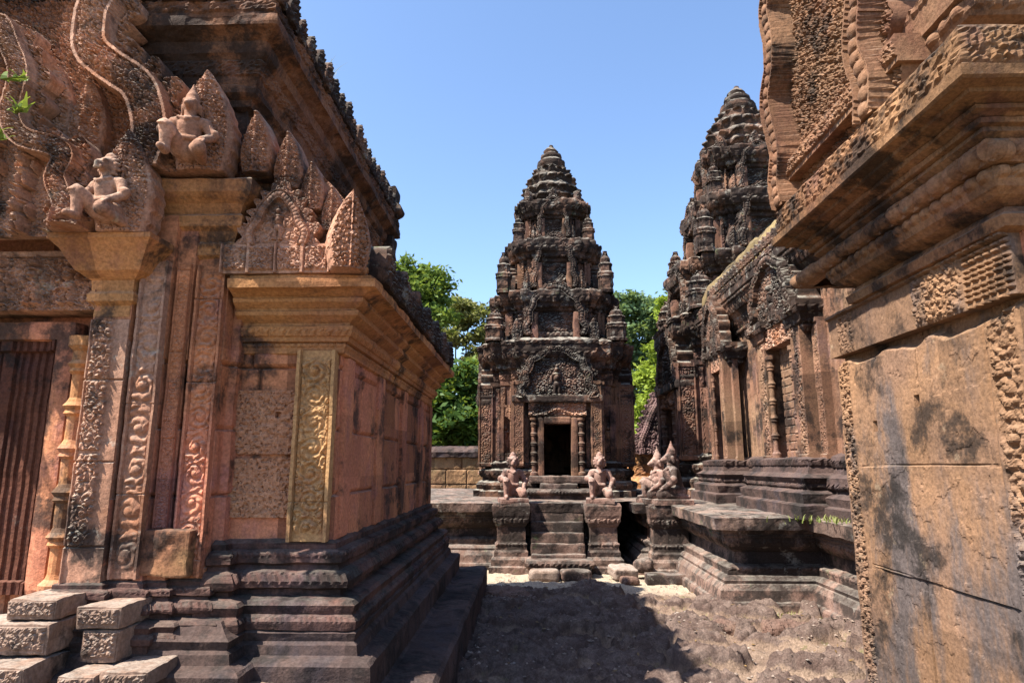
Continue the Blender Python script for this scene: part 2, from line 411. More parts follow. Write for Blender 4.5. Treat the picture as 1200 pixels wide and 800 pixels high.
M_UPPER = stone('dark_upper_cornice_stone', (.34, .17, .11), (.40, .2, .115), (.2, .11, .09), gain=1.1, black=.5, pale=.08, top=.3)
M_BLOCK = stone('tan_carved_block_stone', (.50, .34, .26), (.42, .27, .2), (.34, .22, .17), gain=1.1, black=.34, pale=.06, top=.5, palec=(.7, .62, .54))  # paler upward faces put the sun on the block tops into the colour
M_YELLOW = stone('ochre_pilaster_stone', (.62, .375, .185), (.56, .31, .15), (.45, .225, .125), gain=1.7, black=.3, pale=0, top=.1, hue=.08)
M_LAT = stone('pitted_laterite', (.38, .23, .18), (.31, .19, .15), (.45, .29, .22), black=.1, pale=0, top=.1, bump=.9, pit=1.2, hue=.05)
M_SLAB = stone('pitted_laterite_slab', (.46, .245, .15), (.40, .20, .12), (.52, .31, .19), gain=2.1, black=.14, pale=0, top=.1, bump=.9, pit=1.2, hue=.06)
M_PALE = stone('pale_stone', (.62, .48, .40), (.52, .37, .29), (.46, .32, .25), black=.16, pale=.2, top=.5, palec=(.8, .72, .64))  # pale base colour, paler still on upward faces
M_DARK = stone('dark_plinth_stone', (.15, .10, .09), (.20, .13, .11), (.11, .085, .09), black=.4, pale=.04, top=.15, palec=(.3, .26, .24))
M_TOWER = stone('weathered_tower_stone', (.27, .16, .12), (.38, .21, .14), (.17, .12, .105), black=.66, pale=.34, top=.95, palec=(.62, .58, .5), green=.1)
M_TOWERLOW = stone('tower_body_stone', (.40, .21, .15), (.48, .27, .17), (.26, .15, .13), black=.42, pale=.10, top=.6)
M_PIER = stone('smooth_pier_stone', (.56, .325, .19), (.46, .28, .19), (.235, .19, .18), gain=.95, black=.36, pale=.16, top=.2, palec=(.72, .55, .38), bump=.4, hue=.15, c3r=(.45, .58), c3s=1.9, c3z=.35, pit=.15)
M_HALL = stone('hall_stone', (.44, .24, .16), (.50, .31, .2), (.33, .2, .17), black=.38, pale=.12, top=.5)
M_TERR = stone('terrace_stone', (.38, .26, .21), (.32, .20, .16), (.22, .17, .16), gain=1.15, black=.55, pale=.24, top=.32, palec=(.62, .57, .5), green=.08)
M_STAT = stone('pink_statue_stone', (.62, .36, .29), (.68, .46, .38), (.45, .25, .20), black=.42, pale=.22, top=.4, palec=(.85, .78, .7), hue=0, bump=.3)
M_BRICK = stone('laterite_wall_stone', (.56, .33, .18), (.48, .27, .16), (.6, .4, .22), black=.16, pale=.02, top=.3, pit=.8)
M_PINK = stone('pinkish_grey_carving', (.40, .26, .26), (.36, .22, .21), (.46, .3, .26), black=.26, pale=.15, top=.3)
M_GRASSROOF = stone('lichen_yellow_roof_stone', (.50, .38, .18), (.36, .26, .14), (.28, .2, .13), black=.4, pale=.05, top=.2)
def plain(name, c, rough=.8):
    m, t, b = nodes(name); b.inputs['Base Color'].default_value = (*c, 1); b.inputs['Roughness'].default_value = rough; return m
M_VOID = plain('dark_interior', (.012, .01, .009))
def leafmat(name, c1, c2, tr=.35):
    m, t, b = nodes(name); oi = t.nodes.new('ShaderNodeNewGeometry')
    n = t.nodes.new('ShaderNodeTexWhiteNoise'); sn = t.nodes.new('ShaderNodeVectorMath'); sn.operation = 'SNAP'; sn.inputs[1].default_value = (.35, .35, .35)
    t.links.new(oi.outputs['Position'], sn.inputs[0]); t.links.new(sn.outputs[0], n.inputs[0])
    ri = math_(t, 'ADD', math_(t, 'MULTIPLY', n.outputs['Value'], .6), math_(t, 'MULTIPLY', oi.outputs['Random Per Island'], .4))
    c = mix(t, ri, c1, c2); t.links.new(c, b.inputs['Base Color']); b.inputs['Roughness'].default_value = .55
    tl = t.nodes.new('ShaderNodeBsdfTranslucent'); t.links.new(mix(t, .5, c, (.25, .3, .03)), tl.inputs[0])
    ms = t.nodes.new('ShaderNodeMixShader'); ms.inputs[0].default_value = tr
    t.links.new(b.outputs[0], ms.inputs[1]); t.links.new(tl.outputs[0], ms.inputs[2]); t.links.new(ms.outputs[0], t.nodes['Material Output'].inputs[0]); return m
L_DEEP = leafmat('deep_green_leaves', (.03, .07, .015), (.07, .13, .025))
L_MID = leafmat('mid_green_leaves', (.085, .15, .025), (.16, .22, .045))
L_YEL = leafmat('yellow_green_leaves', (.2, .28, .03), (.3, .37, .06), .45)
L_BLUE = leafmat('blue_green_leaves', (.08, .14, .07), (.13, .2, .09))
L_DRY = leafmat('sparse_olive_leaves', (.16, .17, .06), (.22, .21, .08))
L_WEED = leafmat('dull_green_weed', (.10, .15, .03), (.22, .22, .08), .3)
M_BARK = stone('bark', (.14, .10, .07), (.18, .13, .1), (.1, .08, .06), black=.1, pale=.1, top=0)

# ---------------------------------------------------------------- ground and path
def ground_mats():
    m, t, b = nodes('sandy_ground'); geo = t.nodes.new('ShaderNodeNewGeometry'); pos = geo.outputs['Position']
    c = mix(t, maprange(t, noise(t, pos, .8, 6), .4, .6), (.17, .13, .085), (.13, .095, .06))
    c = mix(t, maprange(t, noise(t, pos, 3, 6), .55, .7), c, (.10, .11, .04))
    t.links.new(c, b.inputs['Base Color'])
    m2, t, b = nodes('laterite_paving'); geo = t.nodes.new('ShaderNodeNewGeometry'); pos = geo.outputs['Position']
    a = t.nodes.new('ShaderNodeAttribute'); a.attribute_name = 'stone'
    sand = mix(t, maprange(t, noise(t, pos, 2.3, 6), .4, .62), (.215, .152, .112), (.15, .10, .074))
    sand = mix(t, maprange(t, noise(t, pos, 5, 8, .7), .56, .66), sand, (.13, .11, .055))
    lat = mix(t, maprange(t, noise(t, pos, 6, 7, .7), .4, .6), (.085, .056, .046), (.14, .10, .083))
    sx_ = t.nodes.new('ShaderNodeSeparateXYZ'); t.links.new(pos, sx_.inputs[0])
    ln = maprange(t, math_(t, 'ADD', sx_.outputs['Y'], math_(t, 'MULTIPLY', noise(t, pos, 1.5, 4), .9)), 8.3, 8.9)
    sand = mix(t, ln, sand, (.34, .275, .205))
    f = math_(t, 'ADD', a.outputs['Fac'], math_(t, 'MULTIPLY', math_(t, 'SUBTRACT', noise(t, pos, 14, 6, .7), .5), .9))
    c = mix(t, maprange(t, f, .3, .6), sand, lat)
    sp = maprange(t, noise(t, pos, 70, 4, .7), .3, .7, .65, 1.3)
    g = t.nodes.new('ShaderNodeVectorMath'); g.operation = 'SCALE'; t.links.new(c, g.inputs[0]); t.links.new(sp, g.inputs['Scale'])
    t.links.new(g.outputs[0], b.inputs['Base Color'])
    bp = t.nodes.new('ShaderNodeBump'); bp.inputs['Strength'].default_value = .9; bp.inputs['Distance'].default_value = .02
    t.links.new(math_(t, 'ADD', noise(t, pos, 30, 7, .75), math_(t, 'MULTIPLY', noise(t, pos, 110, 3), .4)), bp.inputs['Height']); t.links.new(bp.outputs[0], b.inputs['Normal'])
    return m, m2
M_GROUND, M_PATH = ground_mats()
g = MB(); g.add([(-500, -500, 0), (500, -500, 0), (500, 700, 0), (-500, 700, 0)], [[0, 1, 2, 3]])
tag(obj('ground', g, M_GROUND), kind='structure')
def make_path():
    xs = np.arange(-.9, 3.4, .016); ys = np.arange(1.5, 10.0, .018); X, Y = np.meshgrid(xs, ys); P = np.stack([X, Y, 0 * X], -1)
    wx = X + .12 * vnoise(P, 3, 5); wy = Y + .12 * vnoise(P, 3, 6)
    d, c, e2, _, _ = worley(wx * .72, wy * 1.3, 2.6, 3, True)
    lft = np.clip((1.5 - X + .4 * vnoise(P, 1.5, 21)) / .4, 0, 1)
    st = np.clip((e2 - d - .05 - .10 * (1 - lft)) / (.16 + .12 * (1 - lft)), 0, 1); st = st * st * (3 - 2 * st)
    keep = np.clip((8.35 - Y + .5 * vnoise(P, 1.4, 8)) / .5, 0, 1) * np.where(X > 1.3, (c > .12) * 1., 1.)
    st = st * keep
    gv = .018 * dome((worley(X, Y, 26, 7)[0] / .5) ** 2) * np.clip(vnoise(P, 2.2, 31) * 2 + .3, 0, 1) * np.clip(8.6 - Y, 0, 1)
    z = .012 + gv + .12 * st * (.3 + .8 * c) + .02 * fbm(P, 5, 4, 2) + .018 * st * np.abs(fbm(P, 9, 4, 14)) + (.3 + st) * .02 * fbm(P, 19, 4, 4)
    P[..., 2] = np.maximum(z, .004)
    mb = MB(); mb.add(P, gridq(*X.shape)); me = mesh_of('path', mb, True)
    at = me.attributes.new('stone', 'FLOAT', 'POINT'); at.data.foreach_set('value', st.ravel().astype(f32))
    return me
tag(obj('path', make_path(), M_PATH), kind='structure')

# ---------------------------------------------------------------- terrace with stairs
def nboxes(lst, mat, name, parent, **k):
    out = []
    for i, a in enumerate(lst): out.append(obj(name, bx(*a, seed=i + 3, **k), mat, parent))
    return out
TZ = .97
def terrace():
    t = thing('temple_terrace', 'moulded dark stone terrace with a central stair, carrying the towers and the hall', 'terrace', (2, 10, 0))
    pathl = rect(-3.2, 1.06, 10.0, 15.5)
    path = [(1.68, 15.5), (1.68, 9.75), (2.15, 9.75), (2.15, 7.35), (3.1, 7.35), (3.1, 4.45), (8.5, 4.45), (8.5, 15.5)]
    prof = [(.24, -.02), (.24, .085), (.225, .11), (.195, .12), (.185, .15), (.17, .22), (.13, .27), (.115, .28), (.12, .31), (.08, .345), (.05, .355), (.055, .40, 'b'), (.03, .44), (-.05, .46), (-.06, .58), (-.02, .60), (.02, .64, 'l'), (.07, .71), (.07, .74, 'b'), (.08, .77), (.10, .82), (.20, .83), (.215, TZ - .015), (.1, TZ), (0, TZ)]
    p = [(a[0], a[1], a[2] if len(a) > 2 else 'n') for a in prof]
    obj('moulded_base', sweep(pathl, p, ds=.03, dt=.022, wob=.009, wf=7, seed=2, cap=False), M_TERR, t)
    obj('moulded_base', sweep(path, p, ds=.03, dt=.022, wob=.009, wf=7, seed=1, cap=False), M_TERR, t)
    def gtop(x0, x1, y0, y1):
        xs = np.arange(x0, x1 + .001, .06); ys = np.arange(y0, y1 + .001, .06); X, Y = np.meshgrid(xs, ys); P = np.stack([X, Y, 0 * X + TZ], -1); P[..., 2] += .012 * fbm(P, 3.5, 4, 3) - .002
        return MB().add(P, gridq(*X.shape))
    obj('paved_top', merge(gtop(-3.2, 8.5, 10.0, 15.5), gtop(2.15, 8.5, 7.35, 10.0), gtop(3.1, 8.5, 4.45, 7.35), gtop(1.62, 2.16, 9.75, 10.0)), M_TERR, t)
    st = obj('staircase', bx(-.01, .77, 9.8, 10.05, .0, .83, res=.05, amp=.004), M_TERR, t)
    tops = [.84, .70, .56, .42, .29]
    for i, z in enumerate(tops):
        obj('step', bx(0.0, .76, 9.92 - .11 * (i + 1), 10.02 - .02 * i, max(0, z - .16), z, res=.025, rd=.02, amp=.008, f=7, seed=i), M_TERR, st)
    obj('lotus_step', sweep(rect(-.02, .80, 9.2, 9.6), [(.0, 0), (.02, .1), (.02, .13, 'l'), (.06, .2), (.04, .235), (0, .24)], ds=.02, dt=.015, wob=.008, seed=5), M_TERR, st)
    # pedestals either side of the stairs
    pp = [(.09, -.02), (.09, .1), (.06, .12), (.06, .2), (.02, .24), (.02, .3), (-.0, .33), (-.0, .38, 'b'), (-.01, .42), (-.02, .44), (-.02, .64), (.0, .66), (.01, .69, 'l'), (.03, .76), (.04, .80), (.05, .93), (.03, TZ), (0, TZ)]
    pp = [(a[0], a[1], a[2] if len(a) > 2 else 'n') for a in pp]
    for x0, x1, y0 in ((-.5, -.06, 9.55), (.82, 1.24, 9.55)):
        obj('pedestal', sweep(rect(x0, x1, y0, 10.05), pp, ds=.025, dt=.02, wob=.008, seed=int(x1 * 9) + 4), M_TERR, t)
    obj('pedestal', sweep(rect(1.68, 2.2, 9.32, 9.9), pp, ds=.025, dt=.02, wob=.008, seed=14), M_TERR, t)
    return t
terrace()

# ---------------------------------------------------------------- towers
def redent(w, st=((1., .42), (.9, .62), (.8, .8))):
    q = []
    for i, (d, h) in enumerate(st):
        if i == 0: q += [(-h * w, -d * w), (h * w, -d * w)]
        else:
            q = [(-h * w, -d * w), (-st[i - 1][1] * w, -d * w)] + q + [(st[i - 1][1] * w, -d * w), (h * w, -d * w)]
    q = [p for p in q]
    out = []
    for k in range(4):
        c, s = round(math.cos(k * math.pi / 2)), round(math.sin(k * math.pi / 2))
        pts = [(x * c - y * s, x * s + y * c) for x, y in q]
        out += pts[1:] if k and np.allclose(out[-1], pts[0]) else pts
    if np.allclose(out[0], out[-1]): out = out[:-1]
    return out
def T(p): return [(a[0], a[1], a[2] if len(a) > 2 else 'n') for a in p]
ARCH = [(.5, .0), (.57, .14), (.49, .27), (.5, .42), (.43, .54), (.39, .68), (.25, .77), (.15, .86), (0, .9)]
def arch(W, H): return [(x * W, z * H / .9) for x, z in ARCH]
def colonette(h, r):
    prof = [(r * 1.5, 0), (r * 1.5, h * .04), (r, h * .06)]
    n = 5
    for i in range(n):
        a = h * (.08 + .84 * i / n); b = h * .84 / n
        prof += [(r * .85, a), (r * .85, a + b * .55), (r * 1.2, a + b * .62), (r * 1.05, a + b * .7), (r * 1.35, a + b * .8), (r * 1.05, a + b * .9)]
    return lathe(prof + [(r, h * .94), (r * 1.5, h * .96), (r * 1.5, h)], n=16, res=.02, wob=.002)
def pil(W, H, p=None, th=.06, d=.014, res=.012, seed=0, cap=True):
    p = p or W * .62
    def hf(X, Z):
        q = np.abs(X) / (W / 2); e = np.clip((.78 - q) * 12, 0, 1) * np.clip(np.minimum(Z, H - Z) / .04 - 1, 0, 1)
        jz = (Z + seed * .13) % .47; jt = -.012 * np.clip(1 - jz / .007, 0, 1) + .006 * (hsh(np.floor((Z + seed * .13) / .47), 0 * Z, 0 * Z, seed) - .5)
        return jt + np.where(q > .82, d * .9, 0) + e * d * scroll(X, Z, p, seed) + (.02 * ((Z > H - .05) | (Z < .05)) if cap else 0)
    return relief(W, H, res, hf, th, seed=seed)
def tower(loc):
    t = thing('temple_tower', 'weathered five-tiered sandstone tower with a dark open doorway, standing behind the central stair', 'tower', loc, 'towers on the terrace')
    x0, y0, z0 = loc
    def A(name, mb, mat, parent=None, l=(0, 0, 0), rz=0, ro=0, **k):
        c, s = math.cos(R(rz)), math.sin(R(rz)); return obj(name, mb, mat, parent or t, (x0 + l[0] * c - l[1] * s, y0 + l[0] * s + l[1] * c, z0 + l[2]), rz + ro, **k)
    w = 1.2
    P0 = redent(w)
    dpts = [(x, y) for x, y in P0]; kk = [k for k in range(len(dpts)) if abs(dpts[k][1] + w) < 1e-6 and abs(dpts[(k + 1) % len(dpts)][1] + w) < 1e-6 and dpts[k][0] < 0 < dpts[(k + 1) % len(dpts)][0]][0]
    ppath = [(.36, -w)] + [dpts[(kk + 1 + j) % len(dpts)] for j in range(len(dpts))] + [(-.36, -w)]
    A('plinth', sweep(ppath, T([(.26, -.01), (.26, .1), (.2, .12), (.22, .2), (.2, .24), (.12, .27), (.12, .32, 'l'), (.17, .40), (.17, .44), (.06, .48), (.09, .54, 'b'), (.07, .58), (.0, .62)]), closed=False, ds=.025, dt=.02, wob=.012, wf=8, seed=21, cap=False), M_TOWER)
    # wall: open behind the front doorway
    pts = [(x, y) for x, y in P0]; i0 = 1
    hw = .23
    ipath = None
    for k in range(len(pts)):
        a, b = pts[k], pts[(k + 1) % len(pts)]
        if abs(a[1] + w) < 1e-6 and abs(b[1] + w) < 1e-6 and a[0] < 0 < b[0]: ipath = [(hw, -w)] + [pts[(k + 1 + j) % len(pts)] for j in range(len(pts))] + [(-hw, -w)]
    A('wall', sweep(ipath, T([(0, .5, 'p'), (0, 1.9), (.03, 1.92), (.03, 2.0, 'f'), (.03, 2.12)]), closed=False, ds=.016, dt=.025, wob=.008, seed=22), M_TOWERLOW)
    A('cornice', sweep(P0, T([(-.4, 2.08), (.03, 2.1), (.05, 2.12), (.05, 2.18, 'b'), (.09, 2.24), (.1, 2.3), (.15, 2.36, 'l'), (.2, 2.46), (.21, 2.5), (.21, 2.58, 'f'), (.22, 2.66), (.14, 2.69), (.05, 2.72)]), ds=.025, dt=.02, wob=.018, wf=7, seed=23), M_TOWER)
    pil_s = mesh_of('pilaster', pil(.24, 1.42, res=.012, th=.02, d=.022, seed=8))
    pil_w = mesh_of('pilaster', pil(.17, 1.42, res=.012, th=.1)); pil_n = mesh_of('pilaster', pil(.11, 1.5, res=.012, th=.05, seed=4))
    ped = mesh_of('pediment', pediment(arch(1.1, .86), band=.07, flame=.11, fr=.09, th=.22, ty='deity', tyh=.06, fan=.14, res=.013, seed=3, scale_band=True))
    lint = mesh_of('lintel', relief(.98, .27, .012, lambda X, Z: .05 * foliage(X, Z, 18, 4) * (np.abs(Z - .13) < .11) + .03 * dome(((Z - .07 - .05 * np.cos(X * 9)) / .035) ** 2) + .02, th=.2))
    colo = mesh_of('colonette', colonette(.95, .045))
    niche = mesh_of('devata_niche', relief(.26, .95, .011, lambda X, Z: np.where((np.abs(X) < .085) & (Z > .12) & (Z < .74 - X * X * 9), -.045 + .05 * figure(X, Z - .13, .5), .012 + .014 * foliage(X, Z, 30, 9) + .02 * (np.abs(np.abs(X) - .095) < .014)), th=.07, seed=6))
    door = mesh_of('false_door', relief(.46, .92, .012, lambda X, Z: .02 * (np.abs(X) < .03) + .015 * (np.abs(np.abs(X) - .12) < .04) + .02 * dome(((Z % .18 - .09) / .03) ** 2 + (X / .03) ** 2) + .015 * (np.abs(X) > .2), th=.05))
    tl = mesh_of('sill', bx(-.48, .48, -.3, .02, 0, .12, res=.03))
    sidepier = mesh_of('porch_pier', block(.2, .3, 1.46, res=.04, rd=.02, amp=.006))
    for k in range(4):
        rz = k * 90
        for sx in (-1, 1):
            A('porch_pier', sidepier, M_TOWERLOW, l=(sx * .66, -w - .02, .5), rz=rz)
            A('pilaster', pil_w, M_TOWERLOW, l=(sx * .66, -w - .18, .52), rz=rz)
            A('colonette', colo, M_TOWERLOW, l=(sx * .4, -w - .15, .37), rz=rz)
            A('pilaster', pil_n, M_TOWERLOW, l=(sx * .54, -w - .08, .5), rz=rz)
            A('devata_niche', niche, M_TOWERLOW, l=(sx * .90, -w * .8 - .035, .62), rz=rz)
            A('pilaster', pil_n, M_TOWERLOW, l=(sx * .70, -w * .9 - .06, .5), rz=rz)
        for sx in (-1, 1): A('pilaster', pil_s, M_TOWERLOW, l=(sx * .765, -w - .05, .52), rz=rz, ro=sx * 90)
        A('lintel', lint, M_CARVE, l=(0, -w - .1, 1.34), rz=rz)
        A('pediment', ped, M_TOWER, l=(0, -w - .12, 1.66), rz=rz)
        A('porch_beam', bx(-.78, .78, -.0, .3, 0, .12, res=.03, amp=.01), M_TOWER, l=(0, -w - .22, 1.58), rz=rz)
        if k: A('false_door', door, M_TOWERLOW, l=(0, -w - .05, .37), rz=rz)
    fr = A('door_frame', merge(bx(-.34, -.23, -.12, .2, 0, 1.0, res=.03, amp=.003), bx(.23, .34, -.12, .2, 0, 1.0, res=.03, amp=.003), bx(-.231, .231, -.118, .2, .89, 1.01, res=.03, amp=.003)), M_TOWERLOW, l=(0, -w - .06, .33))
    for sx in (-1, 1): A('jamb', bx(-.06, .06, -.07, .3, 0, 1.64, res=.04, amp=.003), M_TOWERLOW, l=(sx * .4, -w - .02, -.01))
    A('over_door_wall', bx(-.4, .4, 0, .25, 0, .8, res=.06), M_TOWERLOW, l=(0, -w, 1.34))
    A('sill', tl, M_TERR, l=(0, -w - .1, .24)); A('inner_floor', bx(-.9, .9, -.9, .9, 0, .02, res=.3), M_DARK, l=(0, 0, .3))
    A('door_step', sweep(rect(-.5, .5, -.22, .22), T([(.0, 0), (.0, .06), (.03, .08, 'b'), (.03, .13), (0, .16)]), ds=.025, dt=.02), M_TERR, l=(0, -w - .42, .0))
    A('door_step', bx(-.3, .3, -.15, .2, .0, .24, res=.03, amp=.01), M_TERR, l=(0, -w - .45, .0))
    # tiers
    tiers = [(2.68, .92, 1.03, 33, 1.08), (3.60, 1.06, .76, 44, .93), (4.66, .85, .56, 55, .66)]
    def prasat(h, a, seed):
        pr = T([(a * .1, 0), (a * .1, h * .06), (0, h * .1), (0, h * .36, 'f'), (a * .1, h * .4), (a * .16, h * .46), (-a * .1, h * .5), (-a * .12, h * .62), (a * .0, h * .68), (-a * .3, h * .72), (-a * .32, h * .82), (-a * .5, h * .88), (-a * .85, h)])
        return sweep(redent(a, ((1, .55), (.82, .82))), pr, ds=.03, dt=.02, wob=.01, wf=14, seed=seed)
    for (zb, hh, ww, sd, cc) in tiers:
        Pk = redent(ww)
        A('tier', sweep(Pk, T([(.1, zb - .05), (.1, zb + hh * .06), (.05, zb + hh * .09), (.06, zb + hh * .13, 'b'), (.0, zb + hh * .18), (0, zb + hh * .2, 'F'), (0, zb + hh * .60), (.04, zb + hh * .62), (.05, zb + hh * .68, 'b'), (.10, zb + hh * .74), (.12, zb + hh * .78, 'l'), (.17, zb + hh * .88), (.18, zb + hh * .91), (.18, zb + hh * .99, 'f'), (.12, zb + hh * 1.02), (-.05, zb + hh * 1.05)]), ds=.022, dt=.018, wob=.036, wf=5, seed=sd), M_TOWER)
        pm = mesh_of('niche', pediment([(x * ww * .9, z * hh * .95 / .9) for x, z in ARCH], band=.05 * ww + .01, flame=.09 * ww, fr=.06, th=.25, recess=.14, tyh=.02, res=.014, fan=.05, seed=sd))
        pw = mesh_of('niche_pillar', block(.1 * ww + .02, .16, hh * .55, res=.03, rd=.02, amp=.01))
        an = mesh_of('corner_antefix', prasat(hh * .74, .12 * ww + .03, sd))
        lf = mesh_of('antefix', leaf_relief(.24 * ww, hh * .46, res=.014, th=.1, seed=sd, f=20))
        bh = mesh_of('side_niche', relief(.2 * ww, hh * .45, .014, lambda X, Z: np.where((np.abs(X) < .05 * ww), -.05 + .06 * figure(X, Z - .03, hh * .36), .02 + .015 * foliage(X, Z, 26, sd)), th=.07, seed=sd))
        for k in range(4):
            rz = k * 90
            A('niche', pm, M_TOWER, l=(0, -ww - .1, zb + hh * .12), rz=rz)
            for sx in (-1, 1):
                A('niche_pillar', pw, M_TOWERLOW, l=(sx * ww * .36, -ww - .06, zb + .03), rz=rz)
                A('antefix', lf, M_TOWER, l=(sx * ww * .66, -ww * 1.04 - .04, zb + .02), rz=rz)
                A('side_niche', bh, M_TOWERLOW, l=(sx * ww * .7, -ww * .8 - .05, zb + hh * .18), rz=rz)
            A('corner_antefix', an, M_TOWER, l=(cc, -cc, zb), rz=rz, sc=(1.05, 1.05, .86 + .28 * random.random()))
    cz = 5.5
    A('lotus_crown', lathe([(0.558, cz - .04), (0.576, cz + .06), (0.540, cz + .10), (0.594, cz + .17), (0.603, cz + .23), (0.540, cz + .27), (0.513, cz + .31), (0.558, cz + .38), (0.540, cz + .45), (0.486, cz + .5), (0.450, cz + .54), (0.477, cz + .62), (0.441, cz + .70), (0.378, cz + .74), (0.360, cz + .78), (0.369, cz + .85), (0.306, cz + .91), (0.252, cz + .93), (0.180, cz + .95)], n=96, res=.02, wob=.026, petals=(1, 3, 7, 11, 15), seed=3), M_TOWER)
    ca = mesh_of('crown_antefix', leaf_relief(.2, .3, res=.014, th=.08, seed=5))
    for k in range(8): A('crown_antefix', ca, M_TOWER, l=(.0, -.60 if k % 2 == 0 else -.68, cz - .03), rz=k * 45, sc=(1, 1, 1.2))
    A('finial', lathe([(.24, cz + .88), (.27, cz + .95), (.29, cz + 1.02), (.28, cz + 1.1), (.22, cz + 1.15), (.19, cz + 1.17), (.21, cz + 1.22), (.2, cz + 1.27), (.14, cz + 1.31), (.15, cz + 1.36), (.11, cz + 1.41), (.06, cz + 1.44), (.04, cz + 1.49), (.0, cz + 1.51)], n=48, res=.02, wob=.014, petals=(0, 4), seed=4), M_TOWER)
    return t
tw = tower((.46, 12.4, TZ))
tw2 = copy_tree(tw, TR((4.5, 12.9, TZ), 0, (1.3, 1.3, 1.225)))
tw2['label'] = 'taller dark sandstone tower rising behind the pavilion and hall on the right'

# ---------------------------------------------------------------- hall in front of the taller tower
def hall():
    t = thing('long_hall', 'low carved sandstone hall on the terrace with a pedimented false door facing the path', 'temple hall', (4.5, 9, TZ))
    X0 = 3.3; path = rect(X0, 5.7, 6.6, 11.6)
    obj('base_moulding', sweep(path, T([(.3, TZ - .02), (.3, TZ + .1), (.24, TZ + .12), (.26, TZ + .2, 'n'), (.15, TZ + .24), (.15, TZ + .28, 'b'), (.2, TZ + .34), (.2, TZ + .4), (.1, TZ + .44), (.08, TZ + .5, 'l'), (.12, TZ + .58), (.1, TZ + .62), (0, TZ + .66)]), ds=.03, dt=.02, wob=.008, seed=31, cap=False), M_DARK, t)
    obj('wall', sweep(path, T([(0, TZ + .6, 'p'), (0, 3.5)]), ds=.016, dt=.03, wob=.006, seed=32, cap=False), M_HALL, t)
    obj('cornice', sweep(path, T([(-.2, 3.42), (.02, 3.44), (.04, 3.50, 'b'), (.07, 3.56), (.1, 3.62, 'f'), (.12, 3.72), (.18, 3.78, 'l'), (.24, 3.88), (.26, 3.92, 'b'), (.27, 3.98), (.3, 4.00), (.3, 4.10, 'f'), (.3, 4.20), (.22, 4.22), (.1, 4.24)]), ds=.025, dt=.02, wob=.012, seed=33, cap=False), M_TOWER, t)
    # curved stone roof
    a = np.linspace(0, np.pi, 70); ys = np.linspace(6.4, 11.6, 220)
    A_, Y_ = np.meshgrid(a, ys); P = np.stack([4.5 - 1.45 * np.cos(A_), Y_, 4.17 + .82 * np.sin(A_) ** .8], -1); P[..., 2] += .05 * fbm(P, 5, 4, 5) + .03 * (np.cos(Y_ * 26) > 0)
    obj('vaulted_roof', MB().add(P, gridq(*A_.shape)), M_GRASSROOF, t)
    for yy, rz in ((6.44, 0), (11.56, 180)): obj('roof_end_wall', relief(2.9, .84, .02, lambda X, Z: .02 * foliage(X, Z, 16, 4), th=.06, mask=lambda X, Z: Z < .82 * np.clip(1 - (X / 1.45) ** 2, 0, 1) ** .4), M_TOWER, t, (4.5, yy, 4.16), rz)
    lf = mesh_of('antefix', leaf_relief(.15, .2, res=.016, th=.06, seed=8))
    for i in range(28): obj('antefix', lf, M_TOWER, t, (3.07, 6.5 + i * .155, 4.23), -90)
    ped = mesh_of('pediment', pediment(arch(1.2, .84), band=.07, flame=.11, fr=.09, th=.25, ty='deity', tyh=.05, fan=.13, res=.014, seed=13))
    pw = mesh_of('pilaster', pil(.26, 1.62, p=.17, res=.011, th=.2, d=.022, seed=3)); pn = mesh_of('pilaster', pil(.16, 1.55, res=.011, th=.12, d=.018, seed=5))
    colo = mesh_of('colonette', colonette(1.3, .038))
    fd = mesh_of('false_door', relief(.62, 1.4, .012, lambda X, Z: .012 * ((Z % .1) < .085) * ((X % .14) < .125) + .02 * (np.abs(X) < .025) + .02 * (np.abs(X) > .28), th=.08))
    li = mesh_of('lintel', relief(1.1, .3, .012, lambda X, Z: .05 * foliage(X, Z, 16, 7) + .02, th=.2))
    def bay(yc, s=1.0, xo=0):
        x = X0 - .06 + xo
        obj('false_door', fd, M_HALL, t, (x, yc, TZ + .62), -90, (s, s, 1))
        obj('lintel', li, M_CARVE, t, (x - .12, yc, TZ + 2.0), -90, (s, s, 1))
        for sy in (-1, 1):
            obj('pilaster', pw, M_HALL, t, (x - .16, yc + sy * .56 * s, TZ + .6), -90, (s, s, 1))
            obj('pilaster', pn, M_HALL, t, (x - .05, yc + sy * .82 * s, TZ + .6), -90, (s, s, 1))
            obj('colonette', colo, M_HALL, t, (x - .14, yc + sy * .37 * s, TZ + .62), -90, (s, s, 1))
            obj('capital', sweep(rect(-.17 * s, .17 * s, -.2, .2), T([(-.04, 0), (0, .05), (.0, .09, 'b'), (.03, .13), (.06, .2, 'l'), (.1, .28), (.1, .34), (0, .35)]), ds=.025, dt=.02, seed=3), M_TOWER, t, (x + .0, yc + sy * .58 * s, TZ + 2.02))
        obj('pediment', ped, M_TOWER, t, (x - .18, yc, TZ + 2.25), -90, (s, s, 1))
        obj('door_base', sweep(rect(x - .25, x + .2, yc - .85 * s, yc + .85 * s), T([(.22, TZ - .015), (.22, TZ + .12), (.16, TZ + .14), (.18, TZ + .24), (.08, TZ + .28, 'b'), (.1, TZ + .34), (.14, TZ + .4), (.05, TZ + .45), (.03, TZ + .52, 'l'), (.05, TZ + .6), (-.05, TZ + .62)]), ds=.03, dt=.02, wob=.008, seed=37), M_DARK, t)
    bay(8.0); bay(10.35, .62, -.12)
    return t
hall()

